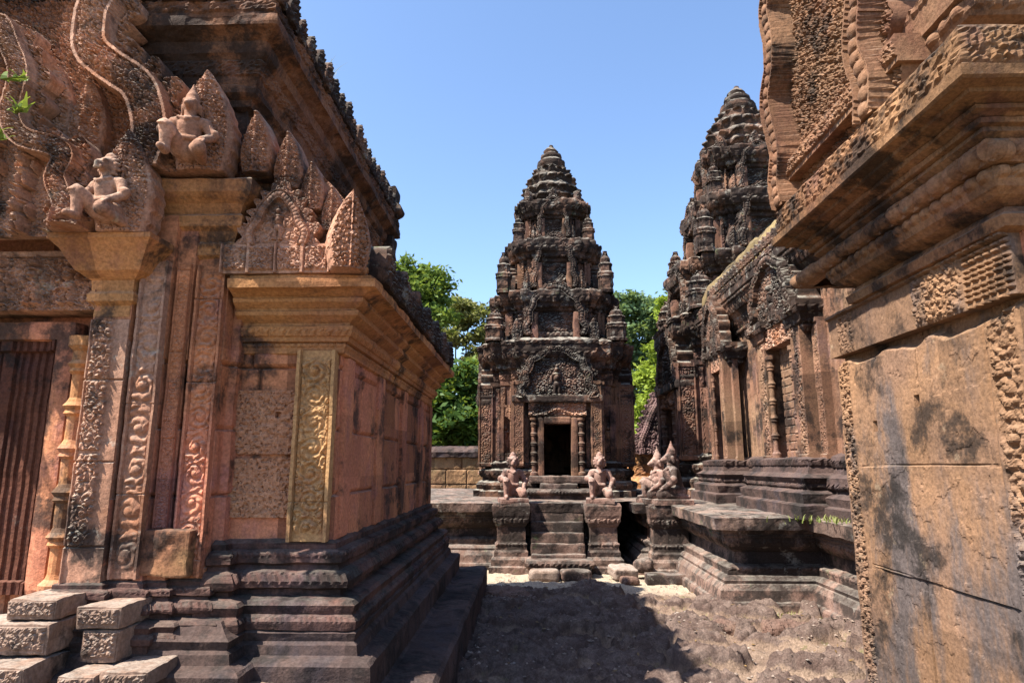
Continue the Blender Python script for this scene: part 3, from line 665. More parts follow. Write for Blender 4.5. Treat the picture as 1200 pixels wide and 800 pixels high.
# ---------------------------------------------------------------- near pavilion on the right
def pavilion():
    t = thing('stone_pavilion', 'large near sandstone pavilion at the right edge with smooth stained slabs and a deep eave', 'pavilion', (3.5, 3.4, 0))
    X0, YA, YB = 2.0, 2.62, 4.24
    path = rect(X0, 5.2, YA, YB)
    obj('base_moulding', sweep(path, T([(.16, 0), (.16, .08), (.1, .1), (.1, .16, 'b'), (.04, .22), (0, .26)]), ds=.02, dt=.015, seed=41, cap=False), M_DARK, t)
    L = YB - YA; H = 1.96
    def wallh(X, Z):                                   # local x runs from the far edge (0 side) towards the camera
        s = X + L / 2; z = Z + .23; h = 0 * X
        h = h - .012 * np.clip(1 - np.abs(z - 1.5 + .004 * np.sin(s * 5)) / .005, 0, 1) - .012 * np.clip(1 - np.abs(z - .925 - .006 * np.sin(s * 4)) / .005, 0, 1)
        h = h - .03 * np.clip(1.6 - np.abs(s - .72 - .006 * np.sin(z * 9)) / .006, 0, 1) * (z < .92) - .03 * np.clip(1.6 - np.abs(s - .87) / .006, 0, 1) * (z > 1.5) + .010 * (s > .87) * (z > 1.5)
        h = h + .010 * ((z < 1.5) & (z > .92)) * np.clip((s - .2) * 8, 0, 1)
        for hs, hz in ((.40, 1.72), (.83, 1.83)): h = h - .05 * ((np.abs(s - hs) < .02) & (np.abs(z - hz) < .028))
        for a, b, sd in ((.012, .20, 3), (1.38, 1.615, 9)):
            e = np.clip(np.minimum(s - a, b - s) / .018, 0, 1)
            inner = np.clip(np.minimum(s - a - .03, b - .03 - s) / .01, 0, 1)
            h = np.where(e > 0, .012 * e * (1 - inner) - .004 * inner + .032 * inner * (foliage(s, z, 24, sd) if sd == 3 else .3 * foliage(s, z, 30, sd) + .8 * scroll(s - (a + b) / 2, z, .19, sd)), h)
        h = h - .05 * np.clip((vnoise(np.stack([s, z, 0 * s], -1), 7, 4) * .03 + z - 2.11) / .03, 0, 1)
        Q = np.stack([s, z, 0 * s], -1); n1 = fbm(Q, 4, 5, 8)
        h = h - .0035 * np.clip((n1 - .28) * 30, 0, 1) - .006 * np.maximum(0, vnoise(Q, 38, 12) - .55)
        return h + .003 * fbm(Q, 9, 4, 9)
    obj('slab_wall', relief(L, H, .007, wallh, th=.12, wob=.002, seed=3), M_PIER, t, (X0, (YA + YB) / 2, .23), -90)
    obj('inner_wall', sweep(rect(X0 + .11, 5.2, YA + .005, YB - .005), T([(0, .2), (0, 2.3)]), ds=.1, dt=.1, wob=.003), M_RED, t)
    # string course with carved ends
    def strip(X, Z):
        s = X + L / 2; e = np.clip(np.minimum(Z, .27 - Z) / .02, 0, 1)
        carved = (s > .95) * (s < 1.32) + (s > .12) * (s < .3) * .6
        a = (s > 1.34); dent = a * .02 * (((Z / .028) % 1) < .6) * (((s / .05) % 1) < .7)
        return .015 + carved * e * .024 * foliage(s, Z, 22, 5) + dent - .02 * ((np.abs(s - .16) < .02) & (np.abs(Z - .19) < .035)) + .02 * (Z > .245)
    obj('string_course', relief(L + .04, .27, .008, strip, th=.12, wob=.004, seed=9), M_PIER, t, (X0 - .01, (YA + YB) / 2, 2.185), -90)
    obj('string_course', relief(3.2, .27, .02, lambda X, Z: .01 + .02 * foliage(X, Z, 20, 5), th=.1), M_RED, t, (3.62, YA - .02, 2.187), 0)
    cp = T([(.0, 2.44), (.07, 2.455), (.08, 2.5), (.05, 2.52), (.035, 2.55), (.10, 2.575), (.13, 2.60), (.14, 2.63, 'b'), (.13, 2.69), (.07, 2.71), (.08, 2.735), (.15, 2.765), (.2, 2.80), (.19, 2.825), (.215, 2.83), (.22, 2.85), (.21, 2.853), (.255, 2.868), (.26, 2.885), (.25, 2.888), (.315, 2.903), (.32, 2.918), (.37, 2.926), (.38, 2.935), (.385, 2.975), (.36, 2.985), (.35, 3.0, 'f'), (.335, 3.17), (.30, 3.18), (.05, 3.2)])
    obj('cornice', sweep(rect(X0, 5.2, YA, 3.80), cp, ds=.012, dt=.012, wob=.006, wf=8, seed=43, cap=False), M_PCORN, t)
    obj('roll_moulding', sweep(rect(X0 + .01, 5.2, YA + .01, 4.18), T([(.10, 2.685), (.17, 2.69, 'b'), (.19, 2.775), (.1, 2.80)]), ds=.01, dt=.01, wob=.008, seed=47, cap=False), M_PGABLE, t)
    obj('upper_wall', sweep(rect(X0 + .12, 5.2, YA + .12, YB - .1), T([(.1, 3.18), (.06, 3.24), (.06, 3.28), (.2, 3.34), (.26, 3.36), (.27, 3.38, 'b'), (.27, 3.44), (.3, 3.45), (.31, 3.56, 'f'), (.3, 3.62), (.1, 3.66), (.02, 3.7, 'F'), (.0, 4.4), (.1, 4.46), (.2, 4.6), (.25, 4.8)]), ds=.014, dt=.014, wob=.008, seed=44), M_PGABLE, t)
    P_ = [(.66, .0), (.70, .18), (.63, .38), (.70, .62), (.74, .8), (.6, 1.0), (.58, 1.2), (.62, 1.4), (.48, 1.62), (.4, 1.9), (.2, 2.15), (0, 2.4)]
    obj('pediment', pediment([(x * .84, z) for x, z in P_], scale_band=False, band=.085, flame=.09, per=.30, fr=.14, th=.30, recess=.02, ty='foliage', tyh=.045, tf=27, fan=.0, res=.008, seed=17), M_PGABLE, t, (X0 - .22, 3.52, 3.17), -90)
    obj('pediment_base', relief(1.36, .14, .008, lambda X, Z: .03 + .03 * foliage(X, Z, 30, 2) * (Z > .03) * (Z < .11), th=.2, seed=5), M_PGABLE, t, (X0 - .27, 3.42, 3.33), -90)
    a = np.linspace(0, np.pi, 30); ys = np.linspace(2.7, 4.1, 30); A_, Y_ = np.meshgrid(a, ys); Pq = np.stack([3.5 - 1.4 * np.cos(A_), Y_, 4.7 + 1.0 * np.sin(A_)], -1)
    obj('vaulted_roof', MB().add(Pq, gridq(30, 30)), M_TOWER, t)
    for yy, rz in ((2.72, 0), (4.08, 180)): obj('roof_end_wall', relief(2.8, 1.0, .02, lambda X, Z: .02 * foliage(X, Z, 16, 4), th=.06, mask=lambda X, Z: Z < np.sqrt(np.clip(1 - (X / 1.4) ** 2, 0, 1))), M_PGABLE, t, (3.5, yy, 4.69), rz)
    return t
pavilion()

# ---------------------------------------------------------------- kneeling guardian statues
def sdf_mesh(prims, lo, hi, res, k=.012):
    ax = [np.arange(lo[i], hi[i], res) for i in range(3)]; G = np.stack(np.meshgrid(*ax, indexing='ij'), -1); D = None
    for a, b, r1, r2 in prims:
        a = np.array(a, float); b = np.array(b, float); ab = b - a; t = np.clip(((G - a) @ ab) / max(ab @ ab, 1e-9), 0, 1)
        d = np.linalg.norm(G - a - t[..., None] * ab, axis=-1) - (r1 + (r2 - r1) * t)
        if D is None: D = d
        else:
            kk = min(k, 1.3 * min(r1, r2)); h = np.clip(.5 + .5 * (D - d) / kk, 0, 1); D = D * (1 - h) + d * h - kk * h * (1 - h)
    D = D + .003 * fbm(G, 16, 4, 3)
    n = D.shape; s = D < 0; idx = -np.ones([q - 1 for q in n], np.int64)
    corners = [(a, b, c) for a in (0, 1) for b in (0, 1) for c in (0, 1)]
    sl = lambda A_, c: A_[c[0]:n[0] - 1 + c[0], c[1]:n[1] - 1 + c[1], c[2]:n[2] - 1 + c[2]]
    cnt = sum(sl(s, c).astype(int) for c in corners); act = (cnt > 0) & (cnt < 8); idx[act] = np.arange(act.sum())
    acc = np.zeros((act.sum(), 3)); num = np.zeros(act.sum())
    for i, c1 in enumerate(corners):
        for c2 in corners[i + 1:]:
            if sum(abs(p - q) for p, q in zip(c1, c2)) != 1: continue
            d1 = sl(D, c1)[act]; d2 = sl(D, c2)[act]; m = (d1 < 0) != (d2 < 0); tt = np.where(m, d1 / np.where(m, d1 - d2, 1), 0)
            p = np.array(c1)[None] + (np.array(c2) - np.array(c1))[None] * tt[:, None]; acc += p * m[:, None]; num += m
    base = np.stack(np.nonzero(act), 1); V = (base + acc / num[:, None]) * res + np.array(lo)
    F = []
    for axn in range(3):
        u, v = (axn + 1) % 3, (axn + 2) % 3
        a0 = np.take(s, range(n[axn] - 1), axn); a1 = np.take(s, range(1, n[axn]), axn); e = a0 != a1
        I = np.stack(np.nonzero(e), 1); I = I[(I[:, u] > 0) & (I[:, v] > 0) & (I[:, u] < n[u] - 1) & (I[:, v] < n[v] - 1)]
        fl = a0[tuple(I.T)]
        du = np.eye(3, dtype=int)[u]; dv = np.eye(3, dtype=int)[v]
        q = [idx[tuple((I + o).T)] for o in (-du - dv, -dv, 0 * du, -du)]
        Q = np.stack(q, 1); Q[~fl] = Q[~fl][:, ::-1]; F.append(Q)
    return MB().add(V, np.concatenate(F))
def kneel(head):
    p = [((0, .04, .13), (0, .0, .34), .105, .105), ((-.1, 0, .37), (.1, 0, .37), .06, .06), ((0, -.01, .36), (0, -.02, .46), .055, .05),
         ((.07, .02, .12), (.15, -.18, .07), .08, .062), ((.15, -.18, .06), (.11, .1, .045), .056, .045), ((.11, .1, .04), (.10, .18, .035), .04, .03),
         ((-.07, .0, .13), (-.13, -.17, .245), .082, .062), ((-.13, -.17, .24), (-.13, -.16, .05), .058, .042), ((-.13, -.15, .035), (-.135, -.26, .025), .038, .028),
         ((-.14, 0, .37), (-.2, -.03, .27), .05, .042), ((-.2, -.03, .27), (-.15, -.17, .29), .04, .032),
         ((.14, 0, .37), (.21, -.02, .24), .05, .042), ((.21, -.02, .24), (.16, -.15, .15), .04, .032)]
    for cx, cy, cz in ((-.15, -.19, .285), (.16, -.17, .14)):
        for q in (-1.5, -.5, .5, 1.5): p.append(((cx + q * .018, cy, cz), (cx + q * .02, cy - .05 + abs(q) * .006, cz - .035), .013, .010))
    p += [((-.075, -.075, .2), (.075, -.075, .2), .024, .024), ((-.085, -.06, .405), (0, -.105, .37), .016, .018), ((.085, -.06, .405), (0, -.105, .37), .016, .018), ((-.215, -.03, .285), (-.19, -.04, .285), .05, .05), ((.2, -.02, .265), (.22, -.02, .265), .048, .048), ((-.06, .1, .1), (.06, .1, .1), .07, .07)]
    if head == 'lion':
        p += [((0, -.02, .53), (0, -.03, .545), .078, .074), ((0, -.085, .515), (0, -.12, .51), .044, .036), ((0, -.09, .55), (0, -.14, .53), .016, .02), ((-.035, -.13, .49), (.035, -.13, .49), .012, .012),
              ((-.034, -.088, .565), (-.034, -.094, .565), .018, .018), ((.034, -.088, .565), (.034, -.094, .565), .018, .018), ((0, .0, .60), (0, .0, .62), .06, .05), ((0, .0, .65), (0, .0, .66), .035, .02)]
        for q in range(11):
            a = -1.15 + q * (2 * math.pi - .84) / 10 * .86 + .4; p.append(((math.cos(a) * .085, -.02, .53 + math.sin(a) * .085), (math.cos(a) * .105, .0, .53 + math.sin(a) * .105), .024, .014))
    else:
        p += [((0, -.01, .53), (0, -.02, .55), .072, .07), ((0, -.07, .535), (0, -.135, .505), .045, .024), ((0, -.06, .50), (0, -.11, .488), .03, .018), ((-.04, -.065, .565), (-.04, -.07, .565), .018, .018), ((.04, -.065, .565), (.04, -.07, .565), .018, .018),
              ((0, .0, .60), (0, .0, .615), .066, .06), ((0, .0, .64), (0, .0, .655), .048, .042), ((0, .0, .685), (0, .0, .70), .032, .026), ((0, .0, .72), (0, .0, .76), .018, .008), ((-.068, .0, .54), (-.075, .02, .48), .026, .016), ((.068, 0, .54), (.075, .02, .48), .026, .016), ((0, .05, .5), (0, .06, .42), .045, .035)]
    return sdf_mesh(p, (-.3, -.32, -.02), (.3, .28, .82), .0075)
KL = mesh_of('guardian_figure', kneel('lion'), True); KB = mesh_of('guardian_figure', kneel('bird'), True)
# ---------------------------------------------------------------- shrine on the left
def shrine():
    CX = -2.95
    t = thing('carved_shrine', 'red sandstone shrine on the left with scroll-carved pilasters, a false door and layered gables', 'shrine', (CX, 5.4, 0))
    half = [(.30, 3.60), (.56, 3.60), (.56, 3.40), (.77, 3.40), (.77, 3.45), (.95, 3.45), (.95, 3.49), (1.05, 3.49), (1.05, 3.53), (1.235, 3.53), (1.235, 3.62), (1.28, 3.62), (1.28, 3.70), (1.85, 3.70)]
    front = [(CX - x, y) for x, y in half[::-1]] + [(CX + x, y) for x, y in half]
    path = front + [(CX + 1.85, 7.2), (CX - 1.85, 7.2)]
    # plinth steps
    hp = [(.40, 3.45), (.80, 3.45), (.80, 3.50), (1.28, 3.52), (1.28, 3.68), (1.85, 3.70)]
    hp = [(.40, 3.45), (.80, 3.45), (.80, 3.52), (1.28, 3.52), (1.28, 3.70), (1.85, 3.70)]
    pl = [(CX - x, y) for x, y in hp[::-1]] + [(CX + x, y) for x, y in hp] + [(CX + 1.85, 7.2), (CX - 1.85, 7.2)]
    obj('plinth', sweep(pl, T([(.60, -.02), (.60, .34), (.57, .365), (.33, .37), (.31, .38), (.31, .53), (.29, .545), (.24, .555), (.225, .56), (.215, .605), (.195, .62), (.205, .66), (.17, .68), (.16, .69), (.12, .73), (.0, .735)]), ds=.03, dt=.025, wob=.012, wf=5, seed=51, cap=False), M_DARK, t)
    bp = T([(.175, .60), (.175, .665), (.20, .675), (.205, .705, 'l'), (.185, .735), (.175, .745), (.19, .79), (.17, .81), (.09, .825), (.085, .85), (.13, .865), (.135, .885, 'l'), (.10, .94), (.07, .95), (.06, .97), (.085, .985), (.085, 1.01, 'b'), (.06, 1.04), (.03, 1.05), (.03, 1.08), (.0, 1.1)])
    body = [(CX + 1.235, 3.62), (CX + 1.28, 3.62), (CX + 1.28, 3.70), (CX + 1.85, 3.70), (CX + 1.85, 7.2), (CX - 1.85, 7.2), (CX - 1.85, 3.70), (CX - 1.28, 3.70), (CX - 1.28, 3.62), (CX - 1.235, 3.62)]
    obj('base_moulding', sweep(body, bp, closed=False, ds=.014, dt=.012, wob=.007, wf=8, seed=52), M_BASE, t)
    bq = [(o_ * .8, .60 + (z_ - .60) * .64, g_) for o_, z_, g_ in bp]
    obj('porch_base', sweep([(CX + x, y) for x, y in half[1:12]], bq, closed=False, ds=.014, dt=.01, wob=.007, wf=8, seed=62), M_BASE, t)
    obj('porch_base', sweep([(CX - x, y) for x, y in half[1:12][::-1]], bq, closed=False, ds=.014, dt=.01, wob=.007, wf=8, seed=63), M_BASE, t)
    obj('wall', sweep(path, T([(0, .62, 'j'), (0, 2.2), (0, 2.9)]), ds=.012, dt=.012, wob=.005, wf=6, seed=53, cap=False), M_RED, t)
    # body cornice: right part of the front, side, back
    cpath = [(CX + 1.26, 3.70), (CX + 1.85, 3.70), (CX + 1.85, 7.0), (CX - 1.85, 7.0), (CX - 1.85, 3.70), (CX - 1.26, 3.70)]
    obj('cornice', sweep(cpath, T([(0, 2.13), (.02, 2.14), (.025, 2.17, 'b'), (.02, 2.2), (.05, 2.205), (.055, 2.23, 'l'), (.08, 2.272), (.082, 2.285), (.055, 2.288), (.06, 2.31), (.115, 2.345), (.12, 2.365), (.10, 2.37), (.105, 2.385), (.15, 2.415), (.155, 2.432), (.14, 2.436), (.145, 2.446), (.2, 2.468), (.24, 2.476), (.245, 2.525), (.215, 2.53), (.21, 2.555), (.15, 2.56), (.13, 2.565, 'F'), (.12, 2.75), (.1, 2.76), (-.1, 2.78)]), closed=False, ds=.012, dt=.01, wob=.008, wf=7, seed=54), M_ORANGE, t)
    # two rough laterite slabs let into the front wall, and lintel slab
    for z0, z1, s in ((1.215, 1.54, 1), (1.562, 1.925, 2)):
        obj('laterite_slab', relief(.375 + .02 * s, z1 - z0, .006, lambda X, Z: .012 + .006 * fbm(np.stack([X, Z, 0 * X + s], -1), 40, 3, s) - .02 * np.maximum(0, vnoise(np.stack([X, Z, 0 * X + s], -1), 55, s + 3) - .25) - .03 * ((np.abs(X - .08) < .012) & (np.abs(Z - .22) < .014)) * (s == 2), th=.03, wob=.004, seed=s), M_SLAB, t, (CX + 1.425, 3.694, z0))
    # pilasters of the front
    def P(name, x0, x1, y, z0, z1, mat, seed, d=.024, p=None, res=.006, th=.04):
        return obj(name, pil(x1 - x0, z1 - z0, p=p, th=th, d=d, res=res, seed=seed, cap=False), mat, t, (CX + (x0 + x1) / 2, y, z0))
    c = P('pilaster', 1.615, 1.835, 3.66, 1.09, 2.15, M_YELLOW, 2, d=.032, p=.145, th=.06); c['label'] = 'ochre yellow corner pilaster with a chain of scrolls'
    P('pilaster', 1.065, 1.225, 3.51, .93, 2.62, M_RED, 3, p=.15)
    P('pilaster', .79, .94, 3.43, .93, 2.62, M_CARVE, 4, p=.22)
    o = obj('pilaster', relief(.205, 1.39, .0055, lambda X, Z: .004 + np.where((X > -.09) & (X < .03) & (Z > .2) & (np.abs(Z - .68) > .012), .03 * foliage(X, Z * .8, 26, 5) * np.clip(np.minimum(X + .09, .03 - X) / .012, 0, 1), 0) + .012 * (X < -.092) - .012 * (np.abs((Z % .43) - .2) < .005), th=.04, seed=5), M_CARVE, t, (CX + .667, 3.395, .89)); o['label'] = 'sunlit porch pilaster with deep leaf carving down its left half'  # paler carving stone here puts the sunlight on the pilaster into its colour
    P('side_strip', .965, 1.04, 3.475, .93, 2.62, M_RED, 9, d=.01, p=.06)
    for sx in (-1,):
        for a, b, y in ((.575, .755, 3.375), (.79, .94, 3.43), (1.065, 1.225, 3.51), (1.615, 1.835, 3.66)):
            obj('pilaster', pil(b - a, 1.05, res=.012, seed=7), M_RED, t, (CX - (a + b) / 2, y, 1.12))
    # mended ochre patch blocks low on the porch
    obj('patched_block', bx(CX + .80, CX + 1.19, 3.436, 3.53, .94, 1.17, res=.012, rd=.01, amp=.011, f=9, seed=4), M_PATCH, t)
    # capitals
    cap = T([(-.02, 2.28), (.0, 2.3), (.0, 2.36), (.03, 2.38), (.03, 2.42), (.015, 2.44), (.02, 2.5), (.05, 2.52), (.08, 2.54), (.13, 2.63), (.17, 2.68), (.18, 2.69), (.18, 2.72), (.0, 2.73)])
    for sx in (-1, 1):
        obj('capital', sweep(rect(CX + sx * .66 - .10, CX + sx * .66 + .10, 3.40, 3.6), cap, ds=.012, dt=.01, wob=.006, seed=60 + sx), M_ORANGE, t)
    # second order cornice over the inner pilasters (steps outwards as it rises)
    for sx in (-1, 1):
        x0, x1 = sorted((CX + sx * .85, CX + sx * 1.22))
        obj('stepped_cornice', sweep(rect(x0, x1, 3.55, 3.9), T([(-.02, 2.58), (.0, 2.6), (.02, 2.66), (.05, 2.68), (.05, 2.72, 'b'), (.03, 2.76), (.06, 2.82), (.09, 2.84), (.10, 2.9), (.07, 2.92), (.1, 2.97), (.14, 3.0), (.16, 3.02), (.17, 3.09), (.14, 3.11), (.0, 3.12)]), ds=.014, dt=.011, wob=.006, seed=70 + sx), M_ORANGE, t)
    # false door
    fd = obj('false_door', relief(.58, 1.36, .007, lambda X, Z: .02 * (np.abs(X) < .035) + .012 * ((np.abs(X) * 22 % 1) < .55) * (np.abs(X) > .05) + .03 * (np.abs(X) > .27) - .02 * (np.abs(X) > .25) * (np.abs(X) < .262) + .03 * (Z > 1.3) + .03 * (Z < .07), th=.1), M_DARKRED, t, (CX, 3.57, .83))
    fr = obj('door_frame', merge(bx(CX - .40, CX - .29, 3.5, 3.62, .83, 2.25, res=.03, amp=.003), bx(CX + .29, CX + .40, 3.5, 3.62, .83, 2.25, res=.03, amp=.003), bx(CX - .401, CX + .401, 3.498, 3.62, 2.19, 2.3, res=.03, amp=.003)), M_RED, t)
    colo = mesh_of('colonette', colonette(1.36, .055))
    for sx in (-1, 1): obj('colonette', colo, M_ORANGE, t, (CX + sx * .475, 3.49, .84))
    obj('lintel', relief(1.14, .34, .007, lambda X, Z: .02 + .035 * foliage(X, Z, 34, 5) * (Z < .3) + .06 * figure((X + .1) % .2 - .1, Z - .03, .28) + .02 * (Z > .31), th=.2, seed=8), M_CARVE, t, (CX, 3.45, 2.34))
    for z0, y0 in ((.735, 3.2), (.66, 3.0)): obj('door_step', bx(CX - .46, CX + .46, y0, 3.55, z0 - .18, z0, res=.03, amp=.008, seed=int(z0 * 30)), M_PALE, t)
    # carved pale base blocks under the porch pilasters
    def cb(x0, x1, y0, z0, z1, seed):
        def hf(X, Z):
            e = np.clip(np.minimum(np.minimum(Z, z1 - z0 - Z), (x1 - x0) / 2 - np.abs(X)) / .012 - .8, 0, 1); return .004 + e * .016 * foliage(X + Z * .4, Z, 30, seed)
        b = obj('base_block', bx(CX + x0, CX + x1, y0, y0 + .34, z0, z1, res=.015, rd=.008, amp=.006, f=11, seed=seed), M_BLOCK, t)
        obj('carved_face', relief(x1 - x0 - .02, z1 - z0 - .02, .006, hf, th=.012, seed=seed), M_BLOCK, b, (CX + (x0 + x1) / 2, y0 + .002, z0 + .01))
    cb(.50, .74, 3.14, .79, .885, 1); cb(.46, .75, 3.09, .655, .785, 2); cb(.81, 1.02, 3.18, .745, .845, 3); cb(.84, 1.02, 3.19, .60, .74, 4)
    cb(.44, .76, 2.96, .53, .64, 5); cb(.86, 1.03, 3.02, .52, .59, 6); cb(1.03, 1.25, 3.05, .53, .60, 7); cb(1.36, 1.7, 3.20, .40, .46, 8)
    # lower gable over the door and its corner group
    L_ = [(.49, .0), (.50, .14), (.44, .28), (.47, .4), (.40, .46), (.22, .52), (.14, .66), (.15, .9), (.08, 1.06), (0, 1.2)]
    lp = obj('pediment', pediment(L_, band=.06, flame=.07, fr=.13, th=.07, recess=.03, ty='figures', tyh=.10, fan=.1, per=.13, res=.006, seed=23, scale_band=True), M_CARVE, t, (CX, 3.26, 2.72))
    halo = mesh_of('flame_halo', leaf_relief(.36, .62, res=.007, th=.1, seed=31, f=24, dp=.06))
    def makara(loc, s, mat, seed):
        a = obj('flame_halo', halo, mat, t, (loc[0] + .02, loc[1] + .05, loc[2]), 6, s)
        obj('guardian_figure', KL if seed == 31 else KB, mat, a, (loc[0] - .02, loc[1] - .06, loc[2] + .02), -12 if seed == 31 else 10, .62 * s)
    makara((CX + .74, 3.22, 2.72), .95, M_CARVE, 31)
    # upper, larger gable behind
    U_ = [(.80, .0), (.84, .2), (.80, .38), (.73, .5), (.56, .62), (.44, .74), (.42, .95), (.46, 1.15), (.36, 1.4), (.2, 1.65), (0, 1.9)]
    obj('pediment', pediment(U_, scale_band=True, band=.105, flame=.11, fr=.15, th=.10, recess=.04, per=.13, ty='foliage', tyh=.045, tf=30, fan=.0, res=.0055, seed=29), M_CARVE, t, (CX, 3.40, 3.12))
    makara((CX + 1.08, 3.34, 3.12), 1.0, M_CARVE, 33)
    lfa = mesh_of('leaf_antefix', leaf_relief(.26, .5, res=.008, th=.16, seed=41, f=26, dp=.07))
    for x, y, z, s in ((.42, 3.40, 3.22, .95), (.2, 3.42, 3.3, 1.0), (1.36, 3.50, 3.16, .78), (1.54, 3.54, 3.08, .72), (1.68, 3.56, 2.96, .6), (1.80, 3.58, 2.84, .55), (-.42, 3.40, 3.22, .95), (-.2, 3.42, 3.3, 1.0), (-1.33, 3.62, 3.14, .75)):
        obj('leaf_antefix', lfa, M_CARVE, t, (CX + x, y, z), 0, s)
    # small arched gable on the body cornice and corner flame
    obj('small_gable', pediment([(.2, 0), (.22, .1), (.16, .2), (.12, .3), (0, .42)], band=.035, flame=.1, fr=.05, th=.12, ty='deity', tyh=.03, res=.006, seed=37), M_CARVE, t, (CX + 1.52, 3.48, 2.725), 0, .72)
    obj('corner_antefix', leaf_relief(.26, .46, res=.007, th=.12, seed=47, dp=.08), M_CARVE, t, (CX + 1.93, 3.46, 2.56), 24)
    obj('frieze', relief(.62, .17, .007, lambda X, Z: .015 + .028 * foliage(X, Z, 36, 6) * (np.abs((X + .31) % .155 - .0775) < .062) * (Z > .02) * (Z < .15) + .02 * (np.abs((X + .31) % .155 - .0775) > .068), th=.1), M_CARVE, t, (CX + 1.52, 3.48, 2.56))
    # aisle roof, upper wall, upper cornice
    def vault(xa, za, xb, zb, ya, yb, mat, name, seed):
        u = np.linspace(0, 1, 26); y = np.linspace(ya, yb, int((yb - ya) / .03)); U, Y = np.meshgrid(u, y)
        P = np.stack([xa + (xb - xa) * U ** 1.25, Y, za + (zb - za) * np.sin(U * np.pi / 2)], -1); P[..., 2] += .03 * (np.cos(Y * 30) > .2) + .02 * fbm(P, 6, 3, seed)
        return obj(name, MB().add(P, gridq(*U.shape) if xb > xa else gridq(*U.shape)[:, ::-1]), mat, t)
    vault(CX + 2.02, 2.55, CX + 1.2, 3.35, 3.62, 7.05, M_TOWER, 'aisle_roof', 3); vault(CX - 2.02, 2.55, CX - 1.2, 3.35, 3.62, 7.05, M_TOWER, 'aisle_roof', 4)
    for sx in (-1, 1): obj('aisle_end_wall', relief(.9, .86, .01, lambda X, Z: .02 * foliage(X, Z, 14, 3) * (Z > .1), th=.3, mask=lambda X, Z: Z < .82 * np.sqrt(np.clip(1 - ((sx * X + .45) / .86) ** 2.2, 0, 1)) + .02, wob=.01, seed=5), M_CARVE, t, (CX + sx * 1.6, 3.62, 2.55))
    lfs = mesh_of('eave_antefix', leaf_relief(.16, .25, res=.011, th=.08, seed=49, dp=.05))
    for i in range(20): obj('eave_antefix', lfs, M_TOWER, t, (CX + 2.06, 3.7 + i * .17, 2.54), 90, .9 if i % 3 else 1.1)
    obj('upper_wall', sweep(rect(CX - 1.2, CX + 1.2, 3.66, 6.95), T([(0, 2.8, 'j'), (0, 3.75)]), ds=.02, dt=.02, wob=.012, seed=57, cap=False), M_UPPER, t)
    obj('upper_cornice', sweep(rect(CX - 1.2, CX + 1.2, 3.66, 6.95), T([(-.02, 3.66), (.03, 3.68), (.04, 3.72), (.08, 3.75), (.08, 3.79), (.07, 3.8), (.09, 3.85, 'f'), (.11, 3.95), (.14, 3.98), (.15, 4.05), (.2, 4.08), (.24, 4.10), (.245, 4.16), (.22, 4.17), (.22, 4.2, 'f'), (.22, 4.28), (.1, 4.3)]), ds=.016, dt=.012, wob=.016, seed=58, cap=False), M_UPPER, t)
    for i in range(20):
        o = obj('crest_antefix', lfs, M_TOWER, t, (CX + 1.40, 3.50 + i * .182, 4.27), 90, (.8 + .25 * random.random()))
    for i in range(14): obj('crest_antefix', lfs, M_TOWER, t, (CX - 1.0 + i * .16, 3.45, 4.27), 0, .85)
    vault(CX + 1.42, 4.27, CX, 5.5, 3.5, 7.1, M_TOWER, 'main_roof', 5); vault(CX - 1.42, 4.27, CX, 5.5, 3.5, 7.1, M_TOWER, 'main_roof', 6)
    for yy, rz in ((3.5, 0), (7.08, 180)):
        obj('roof_end_wall', relief(2.84, 1.24, .014, lambda X, Z: .02 * foliage(X, Z, 20, 4), th=.1, wob=.01, mask=lambda X, Z: Z < 1.24 * np.sin(np.clip(1 - np.abs(X) / 1.42, 0, 1) ** .8 * np.pi / 2)), M_UPPER, t, (CX, yy, 4.26), rz)
    # far end gable over the back eave
    obj('pediment', pediment([(1.25, 0), (1.3, .25), (1.0, .55), (.8, .9), (.4, 1.2), (0, 1.5)], band=.08, flame=.15, fr=.07, th=.2, res=.02, seed=61), M_TOWER, t, (CX, 7.05, 4.2), 180)
    for i, z in enumerate((2.56, 2.78, 3.0)): obj('end_block', bx(CX + 1.2, CX + 2.05 - i * .12, 6.95, 7.2, z, z + .215, res=.03, amp=.015, seed=i), M_TOWER, t)
    for i, z in enumerate((3.3, 3.55, 3.8)): obj('end_block', bx(CX + .9, CX + 1.42, 6.9, 7.15, z, z + .245, res=.03, amp=.015, seed=i + 5), M_TOWER, t)
    # side wall pilaster slabs
    for y0, y1 in ((3.78, 3.95), (4.6, 4.8), (5.5, 5.7), (6.4, 6.6), (7.0, 7.18)):
        obj('side_pilaster', bx(CX + 1.83, CX + 1.872, y0, y1, 1.1, 2.13, res=.025, rd=.008, amp=.004, seed=int(y0 * 7)), M_RED, t)
    return t
M_DARKRED = stone('dark_red_door_stone', (.20, .08, .055), (.25, .10, .06), (.16, .07, .06), black=.15, pale=.0, top=.1)
shrine()

